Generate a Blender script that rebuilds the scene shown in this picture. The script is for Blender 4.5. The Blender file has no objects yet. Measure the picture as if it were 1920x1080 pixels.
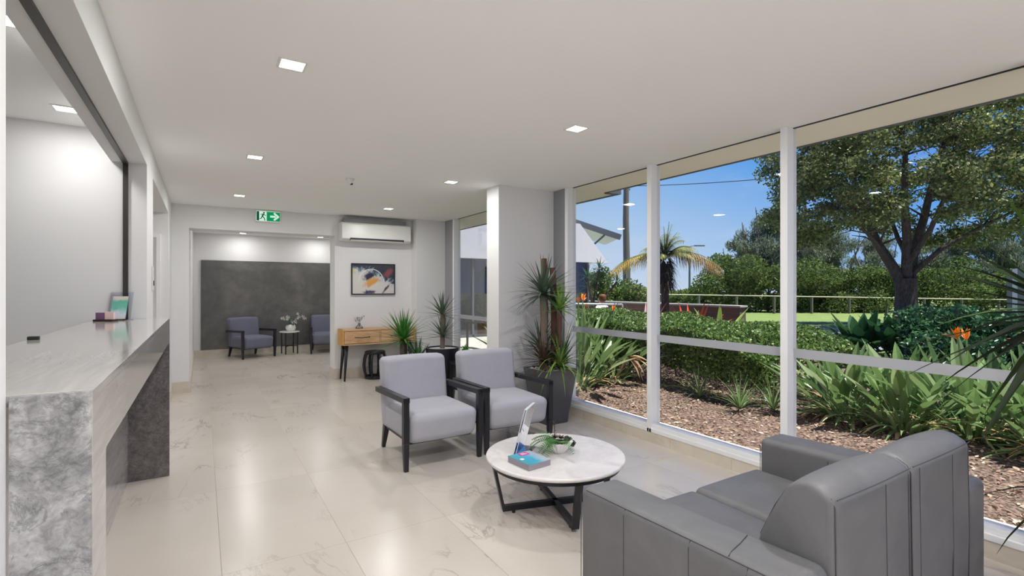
import bpy, math, random
import numpy as np
from mathutils import Vector, Matrix
random.seed(7); rng = np.random.default_rng(7)
SC = bpy.context.scene
COL = SC.collection
PI = math.pi
R = math.radians

# ---------------------------------------------------------------- camera, sky, sun, exposure
cam_d = bpy.data.cameras.new('camera'); cam = bpy.data.objects.new('camera', cam_d); COL.objects.link(cam)
cam_d.sensor_width = 36.0; cam_d.lens = 935.0 / 1920.0 * 36.0
cam_d.clip_start = 0.05; cam_d.clip_end = 500
cam.location = (0, 0, 1.42); cam.rotation_euler = (R(90), 0, R(-31.86))
SC.camera = cam
SC.view_settings.view_transform = 'Standard'; SC.view_settings.look = 'None'
SC.view_settings.exposure = 0.0; SC.view_settings.gamma = 1.0
SC.view_settings.use_curve_mapping = False
try:
    SC.cycles.use_denoising = True
    SC.cycles.max_bounces = 10; SC.cycles.diffuse_bounces = 6; SC.cycles.glossy_bounces = 4
    SC.cycles.transparent_max_bounces = 12
    SC.cycles.sample_clamp_indirect = 6.0
    SC.cycles.caustics_reflective = False; SC.cycles.caustics_refractive = False
except Exception:
    pass

def srgb(r, g, b):
    def c(v):
        v /= 255.0
        return v / 12.92 if v <= 0.04045 else ((v + 0.055) / 1.055) ** 2.4
    return (c(r), c(g), c(b), 1.0)

def make_world():
    w = bpy.data.worlds.new('sky'); SC.world = w; w.use_nodes = True
    nt = w.node_tree; nt.nodes.clear()
    N = nt.nodes.new; L = nt.links.new
    out = N('ShaderNodeOutputWorld'); bg = N('ShaderNodeBackground'); L(bg.outputs[0], out.inputs[0])
    tc = N('ShaderNodeTexCoord'); sep = N('ShaderNodeSeparateXYZ'); L(tc.outputs['Generated'], sep.inputs[0])
    # elevation + darker away from the sun (towards -Y)
    ma = N('ShaderNodeMath'); ma.operation = 'MULTIPLY_ADD'; ma.inputs[1].default_value = -0.42
    L(sep.outputs['Y'], ma.inputs[0]); L(sep.outputs['Z'], ma.inputs[2])
    mb = N('ShaderNodeMath'); mb.operation = 'ADD'; mb.inputs[1].default_value = 0.30; L(ma.outputs[0], mb.inputs[0])
    ramp = N('ShaderNodeValToRGB'); L(mb.outputs[0], ramp.inputs[0])
    cr = ramp.color_ramp
    cr.elements[0].position = 0.0; cr.elements[0].color = srgb(206, 222, 244)
    cr.elements[1].position = 1.0; cr.elements[1].color = srgb(8, 62, 168)
    for p, c in ((0.14, srgb(172, 205, 244)), (0.30, srgb(104, 168, 240)), (0.46, srgb(48, 132, 228)), (0.62, srgb(16, 98, 214))):
        e = cr.elements.new(p); e.color = c
    mp = N('ShaderNodeMapping'); mp.inputs['Scale'].default_value = (1.6, 1.6, 7.0); mp.inputs['Rotation'].default_value = (0.12, 0.1, 0)
    L(tc.outputs['Generated'], mp.inputs[0])
    no = N('ShaderNodeTexNoise'); no.inputs['Scale'].default_value = 1.8; no.inputs['Detail'].default_value = 7
    no.inputs['Roughness'].default_value = 0.6; L(mp.outputs[0], no.inputs['Vector'])
    cm = N('ShaderNodeMapRange'); cm.inputs[1].default_value = 0.48; cm.inputs[2].default_value = 0.78; cm.inputs[4].default_value = 0.55
    L(no.outputs['Fac'], cm.inputs[0])
    mx = N('ShaderNodeMix'); mx.data_type = 'RGBA'; L(cm.outputs[0], mx.inputs[0]); L(ramp.outputs[0], mx.inputs[6])
    mx.inputs[7].default_value = srgb(214, 226, 244)
    L(mx.outputs[2], bg.inputs[0]); bg.inputs[1].default_value = 1.0
make_world()

sun_d = bpy.data.lights.new('sun', 'SUN'); sun = bpy.data.objects.new('sun', sun_d); COL.objects.link(sun)
sun_d.energy = 9.0; sun_d.angle = R(0.6); sun_d.color = (1.0, 0.95, 0.86)
sun.rotation_euler = Vector((0.17, -0.24, 0.95)).to_track_quat('Z', 'Y').to_euler(); sun.location = (5, 20, 30)

# ---------------------------------------------------------------- materials
MATS = {}
def mat(name, col, rough=0.6, metal=0.0, spec=0.5, build=None, coat=0.0, sheen=0.0, trans=0.0):
    if name in MATS: return MATS[name]
    m = bpy.data.materials.new(name); m.use_nodes = True
    nt = m.node_tree; b = nt.nodes['Principled BSDF']
    b.inputs['Base Color'].default_value = col if len(col) == 4 else (*col, 1)
    b.inputs['Roughness'].default_value = rough; b.inputs['Metallic'].default_value = metal
    b.inputs['Specular IOR Level'].default_value = spec
    if coat: b.inputs['Coat Weight'].default_value = coat; b.inputs['Coat Roughness'].default_value = 0.1
    if sheen: b.inputs['Sheen Weight'].default_value = sheen
    if build: build(nt, b)
    MATS[name] = m
    return m

def nz(nt, scale, detail=4, rough=0.5, vec=None, dist=0.0):
    n = nt.nodes.new('ShaderNodeTexNoise'); n.inputs['Scale'].default_value = scale
    n.inputs['Detail'].default_value = detail; n.inputs['Roughness'].default_value = rough
    n.inputs['Distortion'].default_value = dist
    if vec: nt.links.new(vec, n.inputs['Vector'])
    return n
def objco(nt, scale=(1, 1, 1), rot=(0, 0, 0)):
    t = nt.nodes.new('ShaderNodeTexCoord'); m = nt.nodes.new('ShaderNodeMapping')
    m.inputs['Scale'].default_value = scale; m.inputs['Rotation'].default_value = rot
    nt.links.new(t.outputs['Object'], m.inputs[0]); return m.outputs[0]
def ramp(nt, fac, stops):
    r = nt.nodes.new('ShaderNodeValToRGB'); nt.links.new(fac, r.inputs[0]); e = r.color_ramp.elements
    e[0].position, e[0].color = stops[0][0], stops[0][1]
    e[1].position, e[1].color = stops[-1][0], stops[-1][1]
    for p, c in stops[1:-1]:
        k = e.new(p); k.color = c
    return r.outputs[0]
def mixc(nt, fac, a, b):
    m = nt.nodes.new('ShaderNodeMix'); m.data_type = 'RGBA'
    for s, v in ((0, fac), (6, a), (7, b)):
        if hasattr(v, 'is_linked') or isinstance(v, bpy.types.NodeSocket): nt.links.new(v, m.inputs[s])
        else: m.inputs[s].default_value = v
    return m.outputs[2]
def mth(nt, op, a, b=None, c=None):
    m = nt.nodes.new('ShaderNodeMath'); m.operation = op
    for i, v in enumerate((a, b, c)):
        if v is None: continue
        if isinstance(v, bpy.types.NodeSocket): nt.links.new(v, m.inputs[i])
        else: m.inputs[i].default_value = v
    return m.outputs[0]
def bump(nt, b, h, strength=0.2, dist=0.01):
    n = nt.nodes.new('ShaderNodeBump'); n.inputs['Strength'].default_value = strength
    n.inputs['Distance'].default_value = dist; nt.links.new(h, n.inputs['Height'])
    nt.links.new(n.outputs[0], b.inputs['Normal'])

def b_floor(nt, b):
    g = nt.nodes.new('ShaderNodeNewGeometry'); s = nt.nodes.new('ShaderNodeSeparateXYZ'); nt.links.new(g.outputs['Position'], s.inputs[0])
    TX, TY = 0.601, 1.208
    u = mth(nt, 'DIVIDE', mth(nt, 'SUBTRACT', s.outputs[0], 0.083 - TX * 10), TX)
    v = mth(nt, 'DIVIDE', mth(nt, 'SUBTRACT', s.outputs[1], 4.06 - TY * 10), TY)
    fu, fv = mth(nt, 'FRACT', u), mth(nt, 'FRACT', v)
    iu, iv = mth(nt, 'FLOOR', u), mth(nt, 'FLOOR', v)
    du = mth(nt, 'MULTIPLY', mth(nt, 'MINIMUM', fu, mth(nt, 'SUBTRACT', 1.0, fu)), TX)
    dv = mth(nt, 'MULTIPLY', mth(nt, 'MINIMUM', fv, mth(nt, 'SUBTRACT', 1.0, fv)), TY)
    grout = mth(nt, 'LESS_THAN', mth(nt, 'MINIMUM', du, dv), 0.0016)
    cb = nt.nodes.new('ShaderNodeCombineXYZ'); nt.links.new(iu, cb.inputs[0]); nt.links.new(iv, cb.inputs[1])
    wn = nt.nodes.new('ShaderNodeTexWhiteNoise'); wn.noise_dimensions = '3D'; nt.links.new(cb.outputs[0], wn.inputs['Vector'])
    sc = nt.nodes.new('ShaderNodeVectorMath'); sc.operation = 'SCALE'; sc.inputs['Scale'].default_value = 19.0
    nt.links.new(wn.outputs['Color'], sc.inputs[0])
    ad = nt.nodes.new('ShaderNodeVectorMath'); ad.operation = 'ADD'; nt.links.new(g.outputs['Position'], ad.inputs[0]); nt.links.new(sc.outputs[0], ad.inputs[1])
    mp = nt.nodes.new('ShaderNodeMapping'); mp.inputs['Rotation'].default_value = (0, 0, R(-52)); mp.inputs['Scale'].default_value = (1.0, 0.32, 1)
    nt.links.new(ad.outputs[0], mp.inputs[0])
    n1 = nz(nt, 2.1, 7, 0.62, mp.outputs[0], 1.4)
    d1 = mth(nt, 'ABSOLUTE', mth(nt, 'SUBTRACT', n1.outputs['Fac'], 0.5))
    v1 = nt.nodes.new('ShaderNodeMapRange'); v1.inputs[1].default_value = 0.0; v1.inputs[2].default_value = 0.018; v1.inputs[3].default_value = 1; v1.inputs[4].default_value = 0
    nt.links.new(d1, v1.inputs[0])
    n2 = nz(nt, 1.5, 3, 0.5, ad.outputs[0])
    msk = nt.nodes.new('ShaderNodeMapRange'); msk.inputs[1].default_value = 0.5; msk.inputs[2].default_value = 0.68
    nt.links.new(n2.outputs['Fac'], msk.inputs[0])
    vein = mth(nt, 'MULTIPLY', mth(nt, 'MULTIPLY', v1.outputs[0], msk.outputs[0]), 0.75)
    v2 = nt.nodes.new('ShaderNodeMapRange'); v2.inputs[1].default_value = 0.0; v2.inputs[2].default_value = 0.09; v2.inputs[3].default_value = 0.22; v2.inputs[4].default_value = 0
    nt.links.new(d1, v2.inputs[0])
    halo = mth(nt, 'MULTIPLY', v2.outputs[0], msk.outputs[0])
    n3 = nz(nt, 0.9, 4, 0.5, ad.outputs[0])
    base = ramp(nt, n3.outputs['Fac'], [(0.3, srgb(200, 193, 183)), (0.7, srgb(212, 205, 196))])
    c = mixc(nt, halo, base, srgb(188, 180, 169))
    c = mixc(nt, vein, c, srgb(150, 143, 134))
    c = mixc(nt, mth(nt, 'MULTIPLY', grout, 0.75), c, srgb(150, 140, 128))
    nt.links.new(c, b.inputs['Base Color'])
    nt.links.new(mth(nt, 'MULTIPLY_ADD', grout, 0.4, 0.24), b.inputs['Roughness'])
M_floor = mat('marble_tile_floor', srgb(215, 208, 197), 0.24, spec=0.4, build=b_floor)
def b_tile(nt, b):
    co = objco(nt); n = nz(nt, 3.0, 5, 0.6, co, 1.0)
    nt.links.new(ramp(nt, n.outputs['Fac'], [(0.35, srgb(205, 196, 180)), (0.5, srgb(214, 206, 192)), (0.7, srgb(220, 212, 198))]), b.inputs['Base Color'])
M_tile = mat('skirting_tile', srgb(214, 206, 192), 0.3, build=b_tile)
def b_paint(nt, b):
    n = nz(nt, 60, 3, 0.5, objco(nt)); bump(nt, b, n.outputs['Fac'], 0.04, 0.002)
M_wall = mat('white_wall_paint', srgb(228, 228, 228), 0.75, spec=0.25, build=b_paint)
M_ceil = mat('white_ceiling_paint', srgb(248, 248, 248), 0.85, spec=0.15, build=b_paint)
M_soffit = mat('cream_soffit', srgb(248, 244, 234), 0.85, spec=0.1)
def b_plaster(nt, b):
    co = objco(nt); n = nz(nt, 1.4, 8, 0.62, co, 0.8); n2 = nz(nt, 9, 5, 0.6, co)
    f = mth(nt, 'MULTIPLY_ADD', n2.outputs['Fac'], 0.3, mth(nt, 'MULTIPLY', n.outputs['Fac'], 0.75))
    nt.links.new(ramp(nt, f, [(0.35, srgb(80, 80, 78)), (0.55, srgb(100, 99, 97)), (0.75, srgb(124, 122, 120))]), b.inputs['Base Color'])
    bump(nt, b, n2.outputs['Fac'], 0.1, 0.01)
M_dpanel = mat('dark_grey_plaster', srgb(98, 98, 96), 0.5, build=b_plaster)
def stone(lo, mid, hi, vein):
    def f(nt, b):
        co = objco(nt)
        n = nz(nt, 9, 10, 0.68, co, 1.2); n2 = nz(nt, 45, 6, 0.7, co, 0.8)
        f1 = mth(nt, 'MULTIPLY_ADD', n2.outputs['Fac'], 0.45, mth(nt, 'MULTIPLY', n.outputs['Fac'], 0.6))
        c = ramp(nt, f1, [(0.36, lo), (0.5, mid), (0.68, hi)])
        d = mth(nt, 'ABSOLUTE', mth(nt, 'SUBTRACT', nz(nt, 6.5, 8, 0.68, co, 1.6).outputs['Fac'], 0.5))
        m = nt.nodes.new('ShaderNodeMapRange'); m.inputs[1].default_value = 0; m.inputs[2].default_value = 0.03; m.inputs[3].default_value = 0.5; m.inputs[4].default_value = 0
        nt.links.new(d, m.inputs[0]); c = mixc(nt, m.outputs[0], c, vein)
        nt.links.new(c, b.inputs['Base Color'])
    return f
M_stone = mat('mottled_grey_stone', srgb(135, 135, 135), 0.16, build=stone(srgb(104, 104, 104), srgb(148, 147, 146), srgb(194, 193, 192), srgb(86, 86, 88)))
M_stone_shaded = mat('shaded_mottled_stone', srgb(85, 82, 84), 0.2, build=stone(srgb(80, 75, 74), srgb(104, 98, 97), srgb(134, 127, 125), srgb(72, 68, 68)))  # same counter stone, darkened to carry the shade on the far support
def b_quartz(nt, b):
    co = objco(nt, (9, 0.9, 9)); n = nz(nt, 3, 7, 0.65, co, 0.5)
    nt.links.new(ramp(nt, n.outputs['Fac'], [(0.32, srgb(166, 162, 158)), (0.52, srgb(178, 174, 170)), (0.7, srgb(190, 186, 182))]), b.inputs['Base Color'])
M_quartz = mat('pale_grey_polished_stone', srgb(170, 168, 165), 0.1, build=b_quartz)
M_alu = mat('white_powder_coated_aluminium', srgb(238, 239, 240), 0.4)
M_alushade = mat('shade_grey_aluminium', srgb(150, 152, 156), 0.45)  # grey tone stands in for shade in the strips beside the posts
M_black = mat('black_metal', srgb(26, 27, 32), 0.35)
M_track = mat('dark_bronze_track', srgb(62, 58, 54), 0.4, metal=0.3)
M_blackwood = mat('black_stained_timber', srgb(30, 30, 36), 0.38)
def fabric(c0, c1):
    def b_fabric(nt, b):
        co = objco(nt); w = nz(nt, 420, 2, 0.5, co); w2 = nz(nt, 9, 4, 0.6, co)
        f = mth(nt, 'MULTIPLY_ADD', w.outputs['Fac'], 0.8, mth(nt, 'MULTIPLY', w2.outputs['Fac'], 0.2))
        nt.links.new(ramp(nt, f, [(0.35, c0), (0.65, c1)]), b.inputs['Base Color'])
        bump(nt, b, w.outputs['Fac'], 0.25, 0.002)
    return b_fabric
M_fabric2 = mat('slate_blue_woven_fabric', srgb(108, 112, 130), 0.9, spec=0.15, build=fabric(srgb(104, 108, 126), srgb(122, 126, 144)), sheen=0.1)
M_fabric = mat('blue_grey_woven_fabric', srgb(138, 139, 150), 0.9, spec=0.15, build=fabric(srgb(168, 168, 178), srgb(186, 186, 195)), sheen=0.15)
def b_leather(nt, b):
    co = objco(nt); w = nz(nt, 260, 3, 0.6, co); w2 = nz(nt, 5, 5, 0.6, co, 0.6)
    nt.links.new(ramp(nt, w2.outputs['Fac'], [(0.3, srgb(98, 98, 100)), (0.7, srgb(110, 110, 112))]), b.inputs['Base Color'])
    f = mth(nt, 'MULTIPLY_ADD', w2.outputs['Fac'], 1.2, mth(nt, 'MULTIPLY', w.outputs['Fac'], 0.12))
    bump(nt, b, f, 0.3, 0.008)
M_leather = mat('grey_leather', srgb(105, 105, 108), 0.5, spec=0.42, build=b_leather)
M_seam = mat('leather_seam_thread', srgb(66, 66, 70), 0.6)
def b_wood(nt, b):
    co = objco(nt, (1.2, 14, 14)); n = nz(nt, 3.0, 6, 0.6, co, 1.2)
    nt.links.new(ramp(nt, n.outputs['Fac'], [(0.3, srgb(178, 138, 96)), (0.55, srgb(208, 170, 128)), (0.75, srgb(222, 188, 148))]), b.inputs['Base Color'])
M_wood = mat('pale_oak', srgb(205, 168, 125), 0.5, build=b_wood)
def b_woodend(nt, b):
    co = objco(nt, (14, 1.2, 14)); n = nz(nt, 3.0, 6, 0.6, co, 1.2)
    nt.links.new(ramp(nt, n.outputs['Fac'], [(0.3, srgb(196, 142, 66)), (0.7, srgb(216, 168, 96))]), b.inputs['Base Color'])
M_woodend = mat('honey_oak_side', srgb(205, 155, 80), 0.5, build=b_woodend)
def b_marbletop(nt, b):
    n = nz(nt, 5, 7, 0.65, objco(nt), 1.2)
    nt.links.new(ramp(nt, n.outputs['Fac'], [(0.3, srgb(206, 202, 202)), (0.5, srgb(222, 218, 217)), (0.75, srgb(232, 229, 228))]), b.inputs['Base Color'])
M_top = mat('pale_marble_table_top', srgb(222, 218, 218), 0.35, build=b_marbletop)
M_white = mat('white_ceramic', srgb(236, 234, 232), 0.25)
M_plastic = mat('white_plastic', srgb(232, 232, 228), 0.32)
M_greyplastic = mat('grey_plastic', srgb(140, 140, 138), 0.45)
M_darkplastic = mat('dark_plastic', srgb(48, 47, 45), 0.5)
M_planter = mat('charcoal_planter_finish', srgb(72, 74, 80), 0.35)
M_pebble = mat('white_pebbles', srgb(225, 224, 222), 0.6)
M_soil = mat('dark_soil', srgb(58, 46, 38), 0.95)

def b_leafvar(c1, c2, c3, sc=2.0, trans=0.25):
    def f(nt, b):
        g = nt.nodes.new('ShaderNodeNewGeometry')
        c = ramp(nt, g.outputs['Random Per Island'], [(0.0, c1), (0.5, c2), (1.0, c3)])
        nt.links.new(c, b.inputs['Base Color'])
        if trans:
            t = nt.nodes.new('ShaderNodeBsdfTranslucent'); nt.links.new(c, t.inputs[0])
            m = nt.nodes.new('ShaderNodeMixShader'); m.inputs[0].default_value = trans
            o = nt.nodes['Material Output']; nt.links.new(b.outputs[0], m.inputs[1]); nt.links.new(t.outputs[0], m.inputs[2]); nt.links.new(m.outputs[0], o.inputs[0])
    return f
M_yucca = mat('grey_green_yucca_leaf', srgb(70, 92, 72), 0.45, build=b_leafvar(srgb(66, 84, 72), srgb(84, 104, 84), srgb(112, 128, 104), trans=0.15))
M_yuccag = mat('bright_green_yucca_leaf', srgb(60, 130, 50), 0.45, build=b_leafvar(srgb(50, 98, 44), srgb(66, 132, 54), srgb(104, 168, 76), trans=0.2))
M_lime = mat('lime_green_leaf', srgb(120, 170, 70), 0.45, build=b_leafvar(srgb(98, 150, 62), srgb(140, 180, 80), srgb(172, 200, 110), trans=0.25))
M_purple = mat('bronze_purple_leaf', srgb(80, 60, 55), 0.5, build=b_leafvar(srgb(74, 58, 52), srgb(96, 80, 66), srgb(118, 104, 82), trans=0.1))
M_darkleaf = mat('very_dark_green_leaf', srgb(36, 46, 32), 0.75, spec=0.15, build=b_leafvar(srgb(26, 34, 24), srgb(38, 50, 30), srgb(60, 82, 36), trans=0.1))
M_strel = mat('strelitzia_leaf', srgb(90, 125, 70), 0.35, build=b_leafvar(srgb(86, 116, 70), srgb(122, 152, 92), srgb(176, 194, 146), trans=0.3))
M_dead = mat('dry_brown_leaf', srgb(170, 140, 110), 0.8, build=b_leafvar(srgb(140, 112, 84), srgb(176, 146, 112), srgb(206, 184, 152), trans=0.1))
M_hedge = mat('hedge_leaf', srgb(70, 100, 45), 0.4, spec=0.35, build=b_leafvar(srgb(54, 80, 38), srgb(86, 116, 56), srgb(146, 170, 92), trans=0.3))
M_tree = mat('tree_leaf', srgb(80, 95, 50), 0.45, build=b_leafvar(srgb(78, 94, 54), srgb(108, 124, 72), srgb(162, 162, 102), trans=0.4))
M_cas = mat('casuarina_needles', srgb(75, 90, 70), 0.7, build=b_leafvar(srgb(88, 102, 84), srgb(118, 132, 108), srgb(152, 164, 138), trans=0.35))
M_scrub = mat('scrub_leaf', srgb(85, 110, 55), 0.85, spec=0.1, build=b_leafvar(srgb(66, 86, 50), srgb(92, 114, 62), srgb(128, 144, 86), trans=0.3))
M_bigleaf = mat('dark_broad_leaf', srgb(45, 85, 55), 0.35, build=b_leafvar(srgb(36, 74, 48), srgb(52, 96, 60), srgb(84, 128, 76), trans=0.2))
M_palm = mat('palm_leaflet', srgb(100, 130, 60), 0.5, build=b_leafvar(srgb(92, 110, 56), srgb(130, 144, 76), srgb(164, 160, 96), trans=0.3))
M_palmbrown = mat('browning_palm_leaflet', srgb(150, 120, 85), 0.6, build=b_leafvar(srgb(132, 110, 80), srgb(166, 134, 96), srgb(160, 152, 96), trans=0.25))
M_palmyellow = mat('yellowing_palm_leaflet', srgb(190, 160, 50), 0.6, build=b_leafvar(srgb(150, 140, 52), srgb(196, 160, 48), srgb(214, 178, 70), trans=0.25))
def b_bark(nt, b):
    co = objco(nt, (1, 1, 0.35)); n = nz(nt, 22, 6, 0.65, co)
    nt.links.new(ramp(nt, n.outputs['Fac'], [(0.35, srgb(54, 46, 42)), (0.65, srgb(96, 86, 78))]), b.inputs['Base Color'])
    bump(nt, b, n.outputs['Fac'], 0.6, 0.03)
M_bark = mat('dark_bark', srgb(75, 66, 60), 0.9, build=b_bark)
M_trunkgrey = mat('grey_brown_cane_bark', srgb(118, 104, 92), 0.85)
M_canebrown = mat('reddish_cane_bark', srgb(104, 72, 58), 0.85)
M_orange = mat('orange_petal', srgb(240, 140, 20), 0.5)
M_pinkb = mat('pink_bract', srgb(200, 130, 110), 0.5)
M_red = mat('red_orange_bromeliad', srgb(200, 80, 50), 0.5)
def b_mulch(nt, b):
    co = objco(nt); n = nz(nt, 30, 6, 0.7, co); v = nt.nodes.new('ShaderNodeTexVoronoi'); v.inputs['Scale'].default_value = 38
    nt.links.new(co, v.inputs['Vector'])
    f = mth(nt, 'MULTIPLY_ADD', v.outputs['Distance'], 0.5, mth(nt, 'MULTIPLY', n.outputs['Fac'], 0.7))
    nt.links.new(ramp(nt, f, [(0.35, srgb(46, 36, 31)), (0.52, srgb(84, 68, 60)), (0.74, srgb(146, 124, 110))]), b.inputs['Base Color'])
    bump(nt, b, f, 0.9, 0.03)
M_mulch = mat('bark_mulch', srgb(110, 90, 78), 0.95, build=b_mulch)
M_chip = mat('bark_chip', srgb(150, 120, 100), 0.9, build=b_leafvar(srgb(92, 66, 54), srgb(150, 120, 102), srgb(204, 182, 164), trans=0))
def b_lawn(nt, b):
    co = objco(nt); n = nz(nt, 1.2, 6, 0.7, co); n2 = nz(nt, 40, 3, 0.6, co)
    f = mth(nt, 'MULTIPLY_ADD', n2.outputs['Fac'], 0.4, mth(nt, 'MULTIPLY', n.outputs['Fac'], 0.6))
    nt.links.new(ramp(nt, f, [(0.35, srgb(96, 120, 58)), (0.65, srgb(128, 146, 82))]), b.inputs['Base Color'])
M_lawn = mat('mown_grass', srgb(140, 168, 78), 0.9, build=b_lawn)
def b_road(nt, b):
    n = nz(nt, 60, 4, 0.6, objco(nt))
    nt.links.new(ramp(nt, n.outputs['Fac'], [(0.35, srgb(150, 150, 154)), (0.65, srgb(172, 172, 176))]), b.inputs['Base Color'])
M_road = mat('pale_asphalt', srgb(160, 160, 165), 0.85, build=b_road)
M_conc = mat('pale_concrete', srgb(190, 188, 182), 0.85)
def b_brick(nt, b):
    co = objco(nt, (1, 1, 1), (R(90), 0, R(90)))
    t = nt.nodes.new('ShaderNodeTexBrick'); nt.links.new(co, t.inputs['Vector']); t.inputs['Scale'].default_value = 4.0
    t.inputs['Color1'].default_value = srgb(104, 86, 72); t.inputs['Color2'].default_value = srgb(84, 70, 60); t.inputs['Mortar'].default_value = srgb(120, 112, 104)
    nt.links.new(t.outputs['Color'], b.inputs['Base Color'])
M_brick = mat('brown_brick', srgb(95, 80, 68), 0.9, build=b_brick)
M_pole = mat('weathered_pole_timber', srgb(112, 108, 102), 0.9)
M_wire = mat('cable_black', srgb(40, 40, 42), 0.6)
M_render = mat('white_exterior_render', srgb(226, 228, 232), 0.8)
M_roof = mat('grey_roof_edge', srgb(96, 102, 108), 0.6)
M_skin = mat('skin', srgb(206, 160, 134), 0.6)
M_hair = mat('brown_hair', srgb(110, 66, 44), 0.7)
M_shirt = mat('white_cotton_shirt', srgb(232, 232, 236), 0.85)
M_trousers = mat('navy_trousers', srgb(50, 56, 76), 0.85)
def emi(name, col, s):
    m = bpy.data.materials.new(name); m.use_nodes = True; nt = m.node_tree; nt.nodes.clear()
    e = nt.nodes.new('ShaderNodeEmission'); o = nt.nodes.new('ShaderNodeOutputMaterial'); nt.links.new(e.outputs[0], o.inputs[0])
    e.inputs[0].default_value = col; e.inputs[1].default_value = s; return m
M_lamp = emi('lit_diffuser', (1.0, 0.97, 0.92, 1), 6.0)
M_exitg = emi('lit_green', srgb(18, 150, 92), 0.9)
M_exitw = emi('lit_white_green', srgb(208, 238, 220), 0.95)
M_exitd = emi('lit_dark_green', srgb(20, 96, 62), 0.8)
def glass_mat(name, tint, refl=1.0, frost=0.0, rough=0.0):
    m = bpy.data.materials.new(name); m.use_nodes = True; nt = m.node_tree; nt.nodes.clear(); N = nt.nodes.new; L = nt.links.new
    o = N('ShaderNodeOutputMaterial'); t = N('ShaderNodeBsdfTransparent'); t.inputs[0].default_value = tint
    g = N('ShaderNodeBsdfGlossy'); g.inputs['Roughness'].default_value = rough; g.inputs[0].default_value = (1, 1, 1, 1)
    fr = N('ShaderNodeFresnel'); fr.inputs['IOR'].default_value = 1.28
    x = N('ShaderNodeMixShader')
    k = N('ShaderNodeMath'); k.operation = 'MULTIPLY'; k.inputs[1].default_value = refl; L(fr.outputs[0], k.inputs[0]); L(k.outputs[0], x.inputs[0])
    L(t.outputs[0], x.inputs[1]); L(g.outputs[0], x.inputs[2]); L(x.outputs[0], o.inputs[0])
    return m
M_glass = glass_mat('clear_window_glass', (0.95, 0.96, 0.955, 1), 0.3)
M_acrylic = glass_mat('clear_acrylic', (0.86, 0.88, 0.92, 1), 2.4)
M_vase = glass_mat('clear_vase_glass', (0.88, 0.9, 0.92, 1), 1.6)
def b_frost(nt, b):
    t = nt.nodes.new('ShaderNodeBsdfTranslucent'); t.inputs[0].default_value = srgb(225, 226, 228)
    m = nt.nodes.new('ShaderNodeMixShader'); m.inputs[0].default_value = 0.45; o = nt.nodes['Material Output']
    nt.links.new(b.outputs[0], m.inputs[1]); nt.links.new(t.outputs[0], m.inputs[2]); nt.links.new(m.outputs[0], o.inputs[0])
M_frost = mat('frosted_film', srgb(205, 206, 208), 0.7, build=b_frost)
M_darkglass = mat('dark_reflective_glass', srgb(26, 34, 34), 0.03, spec=1.0)

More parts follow.
